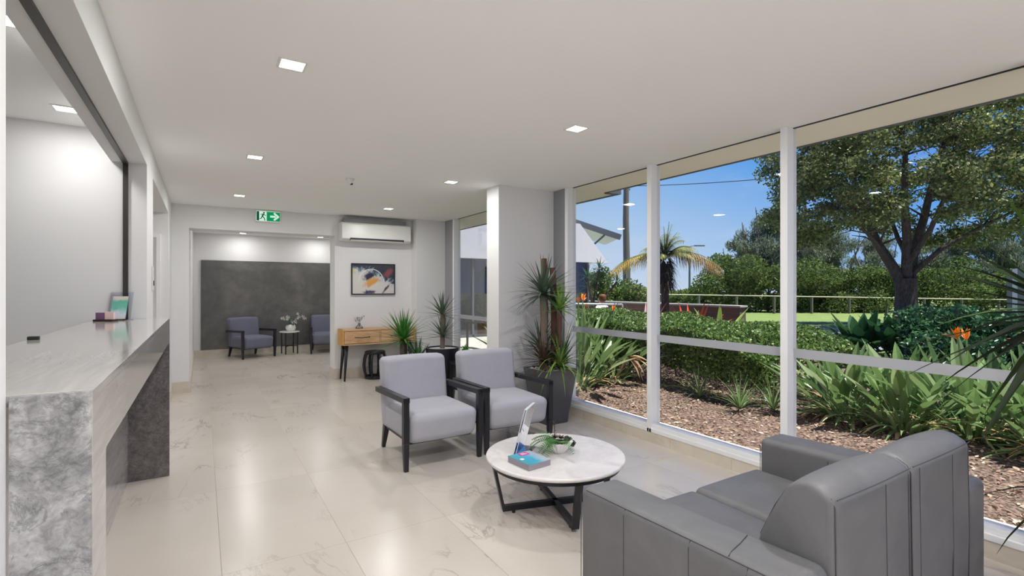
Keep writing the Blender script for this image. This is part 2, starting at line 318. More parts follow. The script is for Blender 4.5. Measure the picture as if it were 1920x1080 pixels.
# ---------------------------------------------------------------- mesh helpers
class MB:
    def __init__(s): s.v = []; s.f = []
    def add(s, vs, fs):
        o = len(s.v); s.v += [tuple(p) for p in vs]; s.f += [tuple(i + o for i in f) for f in fs]; return s
    def box(s, x0, x1, y0, y1, z0, z1):
        return s.add([(x0, y0, z0), (x1, y0, z0), (x1, y1, z0), (x0, y1, z0), (x0, y0, z1), (x1, y0, z1), (x1, y1, z1), (x0, y1, z1)],
                     [(0, 3, 2, 1), (4, 5, 6, 7), (0, 1, 5, 4), (1, 2, 6, 5), (2, 3, 7, 6), (3, 0, 4, 7)])
    def tube(s, pts, rad, n=8, caps=True):
        pts = [Vector(p) for p in pts]
        if not isinstance(rad, (list, tuple)): rad = [rad] * len(pts)
        vs = []; up = None
        for i, p in enumerate(pts):
            t = (pts[min(i + 1, len(pts) - 1)] - pts[max(i - 1, 0)]).normalized()
            if up is None: up = t.orthogonal().normalized()
            up = (up - t * up.dot(t))
            up = up.normalized() if up.length > 1e-6 else t.orthogonal().normalized()
            w = t.cross(up)
            for k in range(n):
                a = 2 * PI * k / n; vs.append(p + (up * math.cos(a) + w * math.sin(a)) * rad[i])
        fs = []
        for i in range(len(pts) - 1):
            for k in range(n):
                a, b = i * n + k, i * n + (k + 1) % n; fs.append((a, b, b + n, a + n))
        if caps: fs.append(tuple(range(n - 1, -1, -1))); fs.append(tuple(range((len(pts) - 1) * n, len(pts) * n)))
        return s.add(vs, fs)
    def bar(s, a, b, w, h, up=(0, 0, 1), w2=None, h2=None):
        a, b = Vector(a), Vector(b); t = (b - a).normalized(); u = Vector(up); u = (u - t * u.dot(t)).normalized(); x = t.cross(u)
        w2 = w2 or w; h2 = h2 or h; vs = []
        for p, ww, hh in ((a, w, h), (b, w2, h2)):
            for sx, sy in ((-1, -1), (1, -1), (1, 1), (-1, 1)): vs.append(p + x * sx * ww / 2 + u * sy * hh / 2)
        return s.add(vs, [(0, 3, 2, 1), (4, 5, 6, 7), (0, 1, 5, 4), (1, 2, 6, 5), (2, 3, 7, 6), (3, 0, 4, 7)])
    def lathe(s, prof, n=32, c=(0, 0), flute=0, amp=0.0):
        vs = []; 
        for r, z in prof:
            for k in range(n):
                a = 2 * PI * k / n; rr = r * (1 + amp * math.cos(flute * a)) if flute else r
                vs.append((c[0] + rr * math.cos(a), c[1] + rr * math.sin(a), z))
        fs = []
        for i in range(len(prof) - 1):
            for k in range(n):
                a, b = i * n + k, i * n + (k + 1) % n; fs.append((a, b, b + n, a + n))
        fs.append(tuple(range(n - 1, -1, -1))); fs.append(tuple(range((len(prof) - 1) * n, len(prof) * n)))
        return s.add(vs, fs)
    def prism(s, poly, a0, a1, axis='x'):
        n = len(poly); P = {'x': lambda a, u, v: (a, u, v), 'y': lambda a, u, v: (u, a, v), 'z': lambda a, u, v: (u, v, a)}[axis]
        vs = [P(a0, u, v) for u, v in poly] + [P(a1, u, v) for u, v in poly]
        fs = [tuple(range(n - 1, -1, -1)), tuple(range(n, 2 * n))] + [(i, (i + 1) % n, (i + 1) % n + n, i + n) for i in range(n)]
        return s.add(vs, fs)
    def rbox(s, x0, x1, y0, y1, z0, z1, r, k=4, m=6, warp=None):
        lo = (x0, y0, z0); hi = (x1, y1, z1)
        ax = []
        for i in range(3):
            a, b = lo[i], hi[i]; rr = min(r, (b - a) / 2 - 1e-4)
            c = [a + rr * (1 - math.tan(R(45) * (1 - j / k))) for j in range(k)] + [a + rr + (b - a - 2 * rr) * j / m for j in range(m + 1)] + [b - rr * (1 - math.tan(R(45) * (j + 1) / k)) for j in range(k)]
            ax.append(c)
        idx = {}; vs = []; fs = []
        def vid(p):
            q = []
            for i in range(3):
                rr = min(r, (hi[i] - lo[i]) / 2 - 1e-4); q.append(min(max(p[i], lo[i] + rr), hi[i] - rr))
            d = Vector(p) - Vector(q)
            if d.length > 1e-9: p = Vector(q) + d.normalized() * r if all(r <= (hi[i]-lo[i])/2 for i in range(3)) else Vector(p)
            key = tuple(round(c, 5) for c in p)
            if key not in idx: idx[key] = len(vs); vs.append(tuple(p))
            return idx[key]
        for i in range(3):
            j, l = (i + 1) % 3, (i + 2) % 3
            for side in (0, 1):
                for a in range(len(ax[j]) - 1):
                    for b in range(len(ax[l]) - 1):
                        q = []
                        for da, db in ((0, 0), (1, 0), (1, 1), (0, 1)):
                            p = [0, 0, 0]; p[i] = hi[i] if side else lo[i]; p[j] = ax[j][a + da]; p[l] = ax[l][b + db]; q.append(vid(tuple(p)))
                        if not side: q.reverse()
                        q2 = []
                        for t in q:
                            if t not in q2: q2.append(t)
                        if len(q2) > 2: fs.append(tuple(q2))
        if warp: vs = [warp(Vector(p)) for p in vs]
        return s.add(vs, fs)
    def blade(s, base, d, L, w, droop=0.3, n=5, up=Vector((0, 0, 1)), fold=0.25, shape='sword'):
        """strap leaf: starts along d, bends down by droop; V section"""
        p = Vector(base); d = Vector(d).normalized(); vs = []; step = L / n
        for i in range(n + 1):
            t = i / n
            side = d.cross(up)
            side = side.normalized() if side.length > 1e-3 else Vector((1, 0, 0))
            nn = side.cross(d).normalized()
            if shape == 'sword': ww = w * (0.55 + 0.45 * math.sin(PI * min(1, t * 1.6 + 0.1))) * (1 - t ** 3) if t < 1 else 0.001
            elif shape == 'paddle':
                ww = w * 0.06 if t < 0.45 else w * max(0.02, math.sin(PI * ((t - 0.45) / 0.55) ** 0.8)) 
            else: ww = w * max(0.02, math.sin(PI * (0.08 + 0.92 * t)))
            vs += [p - side * ww / 2 + nn * fold * ww / 2, p, p + side * ww / 2 + nn * fold * ww / 2]
            d = (d + Vector((0, 0, -1)) * droop / n).normalized(); p = p + d * step
        fs = []
        for i in range(n):
            a = i * 3; fs += [(a, a + 1, a + 4, a + 3), (a + 1, a + 2, a + 5, a + 4)]
        return s.add(vs, fs)
    def build(s, name, m, parent=None, smooth=False, bevel=0, seg=2, loc=None, sub=0):
        me = bpy.data.meshes.new(name); me.from_pydata(s.v, [], s.f); me.update()
        o = bpy.data.objects.new(name, me); COL.objects.link(o)
        for mm in (m if isinstance(m, (list, tuple)) else [m]): me.materials.append(mm)
        if parent: o.parent = parent
        if loc: o.location = loc
        if bevel:
            b = o.modifiers.new('bevel', 'BEVEL'); b.width = bevel; b.segments = seg; b.limit_method = 'ANGLE'; b.angle_limit = R(35)
            smooth = True
        if smooth:
            for p in me.polygons: p.use_smooth = True
            if smooth is True and (bevel or smooth == 'auto'):
                pass
        if sub:
            q = o.modifiers.new('sub', 'SUBSURF'); q.levels = sub; q.render_levels = sub
        if bevel:
            me.polygons.foreach_set('use_smooth', [True] * len(me.polygons))
            w = o.modifiers.new('wn', 'WEIGHTED_NORMAL'); w.keep_sharp = False
        return o

def thing(name, label, cat, loc=(0, 0, 0), rz=0, group=None):
    o = bpy.data.objects.new(name, None); COL.objects.link(o); o.empty_display_size = 0.1
    o.location = loc; o.rotation_euler = (0, 0, rz); o['label'] = label; o['category'] = cat
    if group: o['group'] = group
    return o
def tag(o, label, cat, group=None, kind=None):
    o['label'] = label; o['category'] = cat
    if group: o['group'] = group
    if kind: o['kind'] = kind
    return o
def struct(o, label=None):
    o['kind'] = 'structure'
    if label: o['label'] = label
    return o
def kids(o): return [c for c in bpy.data.objects if c.parent == o]
def dup(root, loc, rz=0, label=None, group=None, scale=None):
    def cp(o, par):
        c = o.copy(); COL.objects.link(c); c.parent = par
        for k in kids(o): cp(k, c)
        return c
    ch = kids(root); r = root.copy(); COL.objects.link(r); r.location = loc; r.rotation_euler = (0, 0, rz)
    for k in ch: cp(k, r)
    if label: r['label'] = label
    if group: r['group'] = group
    if scale: r.scale = (scale,) * 3
    return r
def npmesh(name, V, F, m, parent=None, smooth=False):
    """V (n,3), F (m,4) quads"""
    me = bpy.data.meshes.new(name); me.vertices.add(len(V)); me.vertices.foreach_set('co', V.astype(np.float32).ravel())
    me.loops.add(F.size); me.loops.foreach_set('vertex_index', F.astype(np.int32).ravel())
    me.polygons.add(len(F)); me.polygons.foreach_set('loop_start', np.arange(0, F.size, 4, dtype=np.int32))
    me.update(calc_edges=True); me.materials.append(m)
    o = bpy.data.objects.new(name, me); COL.objects.link(o)
    if parent: o.parent = parent
    return o
def leafcloud(P, size, aspect=0.5, upbias=0.0, hang=None):
    """quads at points P; returns V,F. Each a folded rhomb (two tris -> one bent quad)"""
    n = len(P); d = rng.normal(size=(n, 3)); 
    if hang is not None: d = d * 0.35 + np.array(hang)
    d /= np.linalg.norm(d, axis=1)[:, None]
    u = rng.normal(size=(n, 3)); u[:, 2] += upbias; s = np.cross(d, u); s /= np.linalg.norm(s, axis=1)[:, None] + 1e-9
    sz = (size * rng.uniform(0.6, 1.3, n))[:, None]
    V = np.empty((n, 4, 3)); V[:, 0] = P - d * sz / 2; V[:, 1] = P + s * sz * aspect / 2; V[:, 2] = P + d * sz / 2; V[:, 3] = P - s * sz * aspect / 2
    return V.reshape(-1, 3), np.arange(n * 4).reshape(-1, 4)
def blob(n, c, r, shell=0.5):
    d = rng.normal(size=(n, 3)); d /= np.linalg.norm(d, axis=1)[:, None]
    return np.array(c) + d * np.array(r) * (rng.uniform(shell, 1.0, n) ** 0.7)[:, None]

# ================================================================ room shell
H = 2.56
struct(MB().box(-3.2, 3.62, -3.2, 12.4, -0.12, 0).build('floor', M_floor))
struct(MB().box(-3.2, 3.62, -3.2, 12.4, H, H + 0.2).build('ceiling', M_ceil))
for b in ((-3.2, 1.45, 0), (1.45, 4.6, 2.34), (4.6, 5.15, 0), (5.15, 7.4, 2.34), (7.4, 8.1, 0)):
    struct(MB().box(-0.56, -0.35, b[0], b[1], b[2], H).build('wall_left', M_wall))
for b in ((-0.56, -0.15, 8.1, 8.44, 0), (-0.15, 1.765, 8.1, 8.44, 2.24), (1.765, 3.62, 8.1, 8.44, 0), (3.02, 3.62, 7.85, 8.1, 0)):
    struct(MB().box(*b, H).build('wall_back', M_wall))
struct(MB().box(-0.35, 3.75, 12.2, 12.4, 0, H).build('wall_far', M_wall))
struct(MB().box(-0.35, -0.15, 8.44, 12.2, 0, H).build('wall_far_left', M_wall))
struct(MB().box(3.6, 3.75, 8.44, 12.2, 0, H).build('wall_far_right', M_wall))
struct(MB().box(-0.02, 3.58, 12.165, 12.2, 0.13, 2.0).build('wall_far_panel', M_dpanel))
# glazed front added behind the viewpoint for fill light, with a pale light-bouncing forecourt
struct(MB().box(-3.2, -0.56, -3.2, -3.0, 0, H).build('wall_near', M_wall))
w = struct(MB().box(-0.35, 3.5, -3.14, -3.06, 0, 0.06).build('window_9', M_alu)); m = MB()
for x in (-0.35, 0.9, 2.2, 3.42): m.box(x, x + 0.06, -3.14, -3.06, 0.06, H)
m.build('window_frame', M_alu, w); MB().box(-0.29, 3.42, -3.105, -3.097, 0.06, H).build('glass_pane', M_glass, w)
struct(MB().box(-8, 3.6, -16, -3.2, -0.12, -0.01).build('bounce_forecourt', mat('pale_bounce_paving', srgb(214, 210, 202), 0.8)))
struct(MB().box(2.78, 3.6, 4.75, 5.02, 0, H).build('wall_right', M_wall))
m = MB(); m.box(-3.0, -0.56, 4.6, 4.75, 0, H); struct(m.build('wall_office_back', M_wall))
struct(MB().box(-3.2, -3.0, -3.0, 8.4, 0, H).build('wall_office_left', M_wall))
struct(MB().box(-3.0, -0.56, 7.4, 7.55, 0, H).build('wall_corridor', M_wall))
# corridor lowered soffit
struct(MB().box(-3.0, -0.56, 4.75, 7.4, 2.34, 2.42).build('ceiling_corridor', M_ceil))
# door on corridor wall
d = struct(MB().box(-1.3, -0.47, 7.375, 7.4, 0, 2.03).build('door_1', M_wall))
m = MB(); m.box(-0.47, -0.43, 7.36, 7.4, 0, 2.07); m.box(-1.34, -1.3, 7.36, 7.4, 0, 2.07); m.box(-1.3, -0.47, 7.36, 7.4, 2.03, 2.07)
m.build('door_frame', M_alu, d)
MB().tube([(-0.56, 7.375, 1.0), (-0.56, 7.33, 1.0), (-0.66, 7.33, 1.0)], 0.008).build('door_handle', M_alu, d)
# wall switches on the jamb beside the corridor opening
t = thing('light_switch', 'white switch plate on the wall end beside the corridor opening', 'switch', (-0.349, 5.06, 1.5))
MB().box(0, 0.008, -0.035, 0.035, -0.1, 0.1).build('switch_plate', M_plastic, t, bevel=0.003)
MB().box(0.008, 0.014, -0.012, 0.012, -0.06, -0.02).build('rocker', M_darkplastic, t)
# baseboards
def base(name, *bx):
    m = MB()
    for b in bx: m.box(*b)
    struct(m.build(name, M_tile))
base('baseboard_left', (-0.35, -0.335, -3, 1.44, 0, 0.14), (-0.35, -0.335, 4.66, 5.15, 0, 0.14), (-0.35, -0.335, 7.4, 8.085, 0, 0.14))
base('baseboard_back', (-0.335, -0.135, 8.085, 8.1, 0, 0.15), (-0.15, -0.135, 8.1, 8.44, 0, 0.15), (1.75, 1.765, 8.085, 8.44, 0, 0.15), (1.765, 3.005, 8.085, 8.1, 0, 0.15), (3.005, 3.02, 7.835, 8.1, 0, 0.15), (3.02, 3.5, 7.835, 7.85, 0, 0.15))
base('baseboard_far', (-0.135, 3.6, 12.17, 12.2, 0, 0.13), (-0.15, -0.135, 8.44, 12.2, 0, 0.13))
m = MB()
y = -2.98
while y < 4.7:
    y1 = min(y + 0.598, 4.74); m.box(3.505, 3.62, y, y1 - 0.002, 0, 0.095); y = y1
struct(m.build('baseboard_window', M_tile))
base('baseboard_right', (2.765, 3.505, 4.735, 4.75, 0, 0.1), (2.765, 2.78, 4.735, 5.035, 0, 0.1), (2.765, 3.505, 5.02, 5.035, 0, 0.1))
base('baseboard_window_far', (3.505, 3.62, 5.035, 7.85, 0, 0.095))
# windows
XI, XG = 3.5, 3.58
posts = [4.47, 3.24, 1.985, 0.73, -0.525, -1.78, -3.0]
k = 0
def window(y1, y0, fill=0.0):
    global k; k += 1
    w = struct(MB().box(XI, 3.62, y0, y1, 0.095, 0.13).build('window_%d' % k, M_alu, bevel=0.003))
    f = MB(); f.box(XI + 0.02, 3.62, y0, y1, 0.13, 0.165)
    f.box(XI, 3.62, y1 - 0.026, y1 + 0.026, 0.095, H); f.build('window_frame', M_alu, w, bevel=0.003)
    g = MB(); g.box(XG - 0.035, XG + 0.03, y0 + 0.026, y0 + 0.033, 0.165, H - 0.012); g.box(XG - 0.005, XG + 0.01, y0 + 0.026, y1 - 0.026, H - 0.006, H); g.build('black_gasket', M_black, w)
    MB().box(XG, XG + 0.008, y0 + 0.033, y1 - 0.026, 0.165, H - 0.006).build('glass_pane', M_glass, w)
    MB().box(XG - 0.002, XG - 0.0005, y0 + 0.033, y1 - 0.026, 0.925, 0.99).build('frosted_band', M_frost, w)
for a, b in zip(posts, posts[1:]): window(a, b)
window(7.46, 5.02)
struct(MB().box(XI + 0.03, 3.62, 4.50, 4.75, 0.095, H).build('trim_1', M_alushade))  # filler strip, coloured grey for the shadow between post and pier
struct(MB().box(XI + 0.03, 3.62, 7.49, 7.85, 0.095, H).build('trim_2', M_alushade))
# roller shutter track above and beside the reception opening
m = MB(); m.box(-0.49, -0.46, 1.45, 4.6, 2.325, 2.34); m.box(-0.49, -0.46, 4.575, 4.6, 1.19, 2.34)
struct(m.build('trim_3', M_track))
# eave outside
struct(MB().box(3.62, 4.1, -3.2, 4.5, 2.565, 2.8).build('trim_4', M_soffit))
struct(MB().box(3.62, 4.28, 4.5, 11.9, 2.565, 2.8).build('trim_5', M_soffit))
struct(MB().box(4.28, 4.3, 4.46, 11.9, 2.55, 2.8).box(4.1, 4.12, -3.2, 4.46, 2.555, 2.8).box(4.1, 4.3, 4.42, 4.5, 2.55, 2.8).build('trim_6', M_roof))

# ================================================================ lights
def downlight(x, y, label, watts=5.0, z=H, group='square ceiling downlights', sz=0.11):
    t = thing('ceiling_downlight', label, 'ceiling light', (x, y, z), 0, group)
    s = sz / 2
    f = MB()
    for a in ((-s - .012, s + .012, -s - .012, -s), (-s - .012, s + .012, s, s + .012), (-s - .012, -s, -s, s), (s, s + .012, -s, s)): f.box(a[0], a[1], a[2], a[3], -0.006, 0)
    f.build('trim_ring', M_plastic, t)
    MB().box(-s, s, -s, s, -0.004, 0).build('diffuser', M_lamp, t)
    l = bpy.data.lights.new('downlight_lamp', 'AREA'); l.shape = 'SQUARE'; l.size = sz; l.energy = watts; l.color = (1.0, 0.98, 0.96)
    lo = bpy.data.objects.new('downlight_lamp', l); COL.objects.link(lo); lo.parent = t; lo.location = (0, 0, -0.012)
    return t
W = 11.5
downlight(0.39, 2.75, 'square white ceiling downlight nearest the viewer, largest in the ceiling', W)
downlight(0.39, 4.86, 'square ceiling downlight second along the row over the walkway beside the counter', W)
downlight(0.39, 6.98, 'square ceiling downlight just before the green exit sign', W)
downlight(2.27, 2.78, 'square ceiling downlight over the seating, closest to the big windows', W)
downlight(2.27, 4.89, 'square ceiling downlight above the two front armchairs, left of the white pier', W)
downlight(2.27, 7.01, 'square ceiling downlight in front of the air conditioner', W)
downlight(-0.70, 2.93, 'square ceiling downlight in the office behind the counter, cut by the left edge', W * 0.4)
downlight(-0.735, 4.19, 'square ceiling downlight in the office near its back wall', W * 0.4)
for x, y, l_ in ((0.39, 0.65, 'added fill downlight nearly above the viewpoint, on the counter side'), (2.27, 0.67, 'added fill downlight above the sofa back'), (0.39, -1.45, 'added fill downlight behind the viewpoint, counter side'), (2.27, -1.45, 'added fill downlight behind the viewpoint, window side')): downlight(x, y, l_, W * 2.1)  # unseen downlights added at raised power to fill the furniture fronts
downlight(0.72, 11.75, 'square ceiling downlight of the far room washing the dark panel', W * 0.5)
downlight(2.25, 11.75, 'second square ceiling downlight of the far room by the dark panel', W * 0.5)
for x, y, l_ in ((0.7, 9.9, 'ceiling downlight mid far room, left one'), (2.3, 9.9, 'ceiling downlight mid far room, right one behind the back wall')): downlight(x, y, l_, W * 0.9)
downlight(-1.6, 6.0, 'square ceiling downlight inside the side corridor', W * 0.5, z=2.34)

# ================================================================ reception counter
t = thing('reception_counter', 'grey stone reception counter with polished top and open front recess', 'reception counter', (-0.43, 3.0, 0))
def L_(o, *a): return (a[0] - o[0], a[1] - o[0], a[2] - o[1], a[3] - o[1], a[4], a[5])
O = (-0.43, 3.0)
MB().box(*L_(O, -0.66, -0.21, 1.468, 4.598, 1.165, 1.19)).build('countertop', M_quartz, t, bevel=0.002)
MB().box(*L_(O, -0.245, -0.2101, 1.63, 4.597, 1.01, 1.165)).build('fascia', M_quartz, t)
MB().box(*L_(O, -0.345, -0.21, 1.447, 1.4675, 0, 1.1895)).box(*L_(O, -0.345, -0.21, 1.4675, 1.63, 0, 1.165)).build('end_panel', M_stone, t)
MB().box(*L_(O, -0.2099, -0.2085, 1.446, 1.63, 0, 1.1895)).build('end_panel_edge', M_quartz, t)
MB().box(*L_(O, -0.50, -0.46, 1.63, 4.57, 0, 1.165)).build('front_panel', M_quartz, t)
MB().box(*L_(O, -0.46, -0.21, 4.567, 4.597, 0, 1.165)).build('support_panel', M_stone_shaded, t)
MB().box(*L_(O, -0.66, -0.64, 1.5, 4.597, 0, 1.165)).build('rear_panel', M_quartz, t)
# brochure stand on counter
t = thing('brochure_stand', 'clear stand with colourful leaflets at the far end of the counter', 'brochure stand', (-0.515, 4.49, 1.19), R(-25))
m = MB(); m.bar((-0.07, 0.03, 0.005), (-0.07, 0.05, 0.19), 0.14, 0.003, (0, 1, 0)); 
MB().box(-0.075, 0.075, -0.02, 0.06, 0, 0.006).build('stand_base', M_acrylic, t)
MB().add([(-0.075, 0.02, 0.006), (0.075, 0.02, 0.006), (0.075, 0.06, 0.2), (-0.075, 0.06, 0.2), (-0.075, 0.024, 0.006), (0.075, 0.024, 0.006), (0.075, 0.064, 0.2), (-0.075, 0.064, 0.2)],
         [(0, 1, 2, 3), (7, 6, 5, 4), (0, 4, 5, 1), (3, 2, 6, 7), (0, 3, 7, 4), (1, 5, 6, 2)]).build('back_plate', M_acrylic, t)
def b_leaflet(nt, b):
    tc = nt.nodes.new('ShaderNodeTexCoord'); s = nt.nodes.new('ShaderNodeSeparateXYZ'); nt.links.new(tc.outputs['Generated'], s.inputs[0])
    n = nz(nt, 3.0, 2, 0.5, tc.outputs['Generated'])
    f = mth(nt, 'MULTIPLY_ADD', n.outputs['Fac'], 0.3, mth(nt, 'MULTIPLY', s.outputs[2], 0.85))
    nt.links.new(ramp(nt, f, [(0.1, srgb(226, 210, 200)), (0.35, srgb(214, 226, 240)), (0.55, srgb(120, 200, 180)), (0.8, srgb(110, 190, 168)), (0.95, srgb(226, 214, 206))]), b.inputs['Base Color'])
M_leaflet = mat('printed_leaflet', srgb(200, 210, 210), 0.4, build=b_leaflet)
o = MB().add([(-0.05, 0.005, 0.01), (0.05, 0.005, 0.01), (0.05, 0.045, 0.17), (-0.05, 0.045, 0.17), (-0.05, 0.012, 0.01), (0.05, 0.012, 0.01), (0.05, 0.052, 0.17), (-0.05, 0.052, 0.17)],
         [(0, 1, 2, 3), (7, 6, 5, 4), (0, 4, 5, 1), (3, 2, 6, 7), (0, 3, 7, 4), (1, 5, 6, 2)]).build('leaflet', M_leaflet, t)
t = thing('card_holder', 'small dark card holder with purple and pink cards on the counter', 'card holder', (-0.565, 4.40, 1.19), R(-30))
m = MB(); m.box(-0.065, 0.065, -0.03, 0.03, 0, 0.014); m.build('holder_base', mat('dark_brown_timber', srgb(46, 30, 22), 0.4), t, bevel=0.003)
MB().box(-0.062, -0.004, -0.008, 0.008, 0.014, 0.06).build('purple_card', mat('purple_card_paper', srgb(128, 92, 134), 0.6), t)
MB().box(0.0, 0.058, -0.008, 0.008, 0.014, 0.066).build('pink_card', mat('pink_card_paper', srgb(236, 206, 204), 0.6), t)
t = tag(MB().box(-0.02, 0.02, -0.012, 0.012, 0, 0.016).build('pen_tray', M_darkplastic, loc=(-0.635, 3.0, 1.19), bevel=0.003), 'small black desk item on the rear edge of the counter', 'desk item')

# ================================================================ ceiling fixtures and wall things
t = thing('smoke_detector', 'small white smoke detector on the ceiling mid-room', 'smoke detector', (1.31, 5.31, H))
MB().lathe([(0.045, 0), (0.045, -0.012), (0.03, -0.02), (0.022, -0.045), (0.012, -0.055), (0.002, -0.056)], 20).build('housing', M_plastic, t, smooth=True)
MB().box(0.004, 0.026, -0.012, 0.012, -0.062, -0.045).build('sensor_cap', M_darkplastic, t)

t = thing('exit_sign', 'green illuminated exit sign with running figure and right arrow', 'exit sign', (0.82, 8.1, 2.465))
MB().box(-0.165, 0.165, -0.035, 0, -0.085, 0.09).build('housing', M_plastic, t, bevel=0.004)
MB().box(-0.155, 0.155, -0.037, -0.035, -0.07, 0.07).build('sign_face', M_exitw, t)
MB().box(-0.02, 0.155, -0.039, -0.037, -0.068, 0.066).build('arrow_panel', M_exitg, t)
MB().box(-0.152, -0.118, -0.039, -0.037, -0.066, 0.066).build('door_symbol', M_exitd, t)
m = MB(); m.bar((0.025, -0.0405, 0), (0.1, -0.0405, 0), 0.003, 0.03); m.bar((0.075, -0.041, 0.052), (0.138, -0.041, -0.004), 0.003, 0.026); m.bar((0.075, -0.042, -0.052), (0.138, -0.042, 0.004), 0.003, 0.026)
m.build('arrow', M_exitw, t)
m = MB(); yy = -0.0395
m.tube([(-0.058, yy, 0.05), (-0.058, yy, 0.0501)], 0.0001); 
m.lathe([(0.011, 0), (0.011, 0.002)], 12)
m.v = [(x - 0.058, yy, z) if False else (x, y_, z) for x, y_, z in m.v]
m = MB()
m.add([(-0.056 + 0.012 * math.cos(a * PI / 6), yy, 0.048 + 0.012 * math.sin(a * PI / 6)) for a in range(12)], [tuple(range(12))])
for a, b, w in (((-0.06, yy, 0.034), (-0.078, yy, -0.004), 0.02), ((-0.062, yy, 0.03), (-0.1, yy, 0.022), 0.009), ((-0.06, yy, 0.03), (-0.034, yy, 0.008), 0.009), ((-0.078, yy, -0.002), (-0.05, yy, -0.03), 0.012), ((-0.05, yy, -0.03), (-0.044, yy, -0.062), 0.011), ((-0.08, yy, -0.002), (-0.09, yy, -0.034), 0.012), ((-0.09, yy, -0.034), (-0.112, yy, -0.04), 0.01)):
    m.bar(a, b, 0.002, w)
m.build('running_figure', M_exitd, t)

# air conditioner
t = thing('air_conditioner', 'white wall mounted split air conditioner above the picture', 'air conditioner', (2.375, 8.1, 2.155))
m = MB(); m.prism([(-0.235, 0.03), (-0.225, 0.262), (-0.2, 0.285), (0, 0.285), (0, 0.0), (-0.13, 0.0), (-0.2, 0.012)], -0.555, 0.555, 'x')
m.build('body', M_plastic, t, bevel=0.012, seg=3)
MB().box(-0.47, 0.47, -0.15, -0.01, 0.284, 0.292).build('air_intake', M_greyplastic, t)
MB().bar((-0.43, -0.2185, 0.018), (0.43, -0.2185, 0.018), 0.045, 0.012, (0, 0.5, 1)).box(-0.43, 0.43, -0.238, -0.2, 0.02, 0.045).build('air_outlet', M_darkplastic, t)
MB().bar((-0.42, -0.205, 0.006), (0.42, -0.205, 0.006), 0.05, 0.006, (0, 0.3, 1)).build('louver', M_plastic, t)
MB().box(-0.5, 0.5, -0.13, -0.001, 0.292, 0.36).build('shadow_block', M_greyplastic, t)  # grey block stands in for the shadow between the unit and the ceiling

# picture
def b_art(nt, b):
    tc = nt.nodes.new('ShaderNodeTexCoord'); mp = nt.nodes.new('ShaderNodeMapping'); nt.links.new(tc.outputs['Object'], mp.inputs[0])
    co = mp.outputs[0]; s = nt.nodes.new('ShaderNodeSeparateXYZ'); nt.links.new(co, s.inputs[0]); X, Z = s.outputs[0], s.outputs[2]
    n = nz(nt, 7, 6, 0.62, co, 1.2)
    dark = mth(nt, 'ADD', mth(nt, 'ADD', mth(nt, 'MULTIPLY', Z, 2.0), mth(nt, 'MULTIPLY', X, 0.75)), n.outputs['Fac'])
    c = ramp(nt, dark, [(0.42, srgb(214, 210, 204)), (0.6, srgb(200, 204, 204)), (0.68, srgb(112, 132, 142)), (0.78, srgb(44, 50, 74)), (1.0, srgb(58, 62, 66))])
    def spot(cx, cz, rx, rz, ang=0.0, soft=0.5, sc=6):
        dx = mth(nt, 'SUBTRACT', X, cx); dz = mth(nt, 'SUBTRACT', Z, cz)
        ca, sa = math.cos(ang), math.sin(ang)
        u = mth(nt, 'DIVIDE', mth(nt, 'ADD', mth(nt, 'MULTIPLY', dx, ca), mth(nt, 'MULTIPLY', dz, sa)), rx)
        v = mth(nt, 'DIVIDE', mth(nt, 'SUBTRACT', mth(nt, 'MULTIPLY', dz, ca), mth(nt, 'MULTIPLY', dx, sa)), rz)
        d = mth(nt, 'SQRT', mth(nt, 'ADD', mth(nt, 'MULTIPLY', u, u), mth(nt, 'MULTIPLY', v, v)))
        nn = nz(nt, sc * 3, 5, 0.6, co, 0.8)
        d = mth(nt, 'ADD', d, mth(nt, 'MULTIPLY', mth(nt, 'SUBTRACT', nn.outputs['Fac'], 0.5), 1.6))
        mr = nt.nodes.new('ShaderNodeMapRange'); mr.inputs[1].default_value = 1.0 - soft; mr.inputs[2].default_value = 1.0; mr.inputs[3].default_value = 1; mr.inputs[4].default_value = 0
        nt.links.new(d, mr.inputs[0]); return mr.outputs[0]
    c = mixc(nt, spot(-0.08, 0.05, 0.13, 0.07, 0.5), c, srgb(40, 42, 70))
    c = mixc(nt, spot(-0.03, -0.045, 0.17, 0.065, 0.45), c, srgb(218, 158, 84))
    c = mixc(nt, spot(0.24, 0.1, 0.12, 0.06, 0.8), c, srgb(136, 76, 80))
    c = mixc(nt, spot(-0.08, -0.21, 0.12, 0.045, 0), c, srgb(70, 72, 104))
    c = mixc(nt, spot(0.33, -0.05, 0.07, 0.04, 0), c, srgb(68, 64, 100))
    c = mixc(nt, spot(0.2, -0.16, 0.12, 0.025, 0.9), c, srgb(70, 70, 66))
    c = mixc(nt, spot(-0.34, 0.13, 0.05, 0.05, 0), c, srgb(212, 208, 140))
    # white arc
    dx = mth(nt, 'SUBTRACT', X, -0.04); dz = mth(nt, 'SUBTRACT', Z, -0.04)
    r = mth(nt, 'SQRT', mth(nt, 'ADD', mth(nt, 'MULTIPLY', dx, dx), mth(nt, 'MULTIPLY', dz, dz)))
    ring = mth(nt, 'LESS_THAN', mth(nt, 'ABSOLUTE', mth(nt, 'SUBTRACT', r, 0.2)), mth(nt, 'MULTIPLY', n.outputs['Fac'], 0.014))
    ring = mth(nt, 'MULTIPLY', ring, mth(nt, 'GREATER_THAN', Z, -0.04))
    c = mixc(nt, mth(nt, 'MULTIPLY', ring, 0.85), c, srgb(228, 228, 230))
    nt.links.new(c, b.inputs['Base Color'])
M_art = mat('abstract_painting_canvas', srgb(200, 200, 200), 0.6, build=b_art)
t = thing('framed_painting', 'abstract painting in thin black frame above the console table', 'painting', (2.37, 8.1, 1.565))
w2, h2, fw = 0.355, 0.25, 0.014
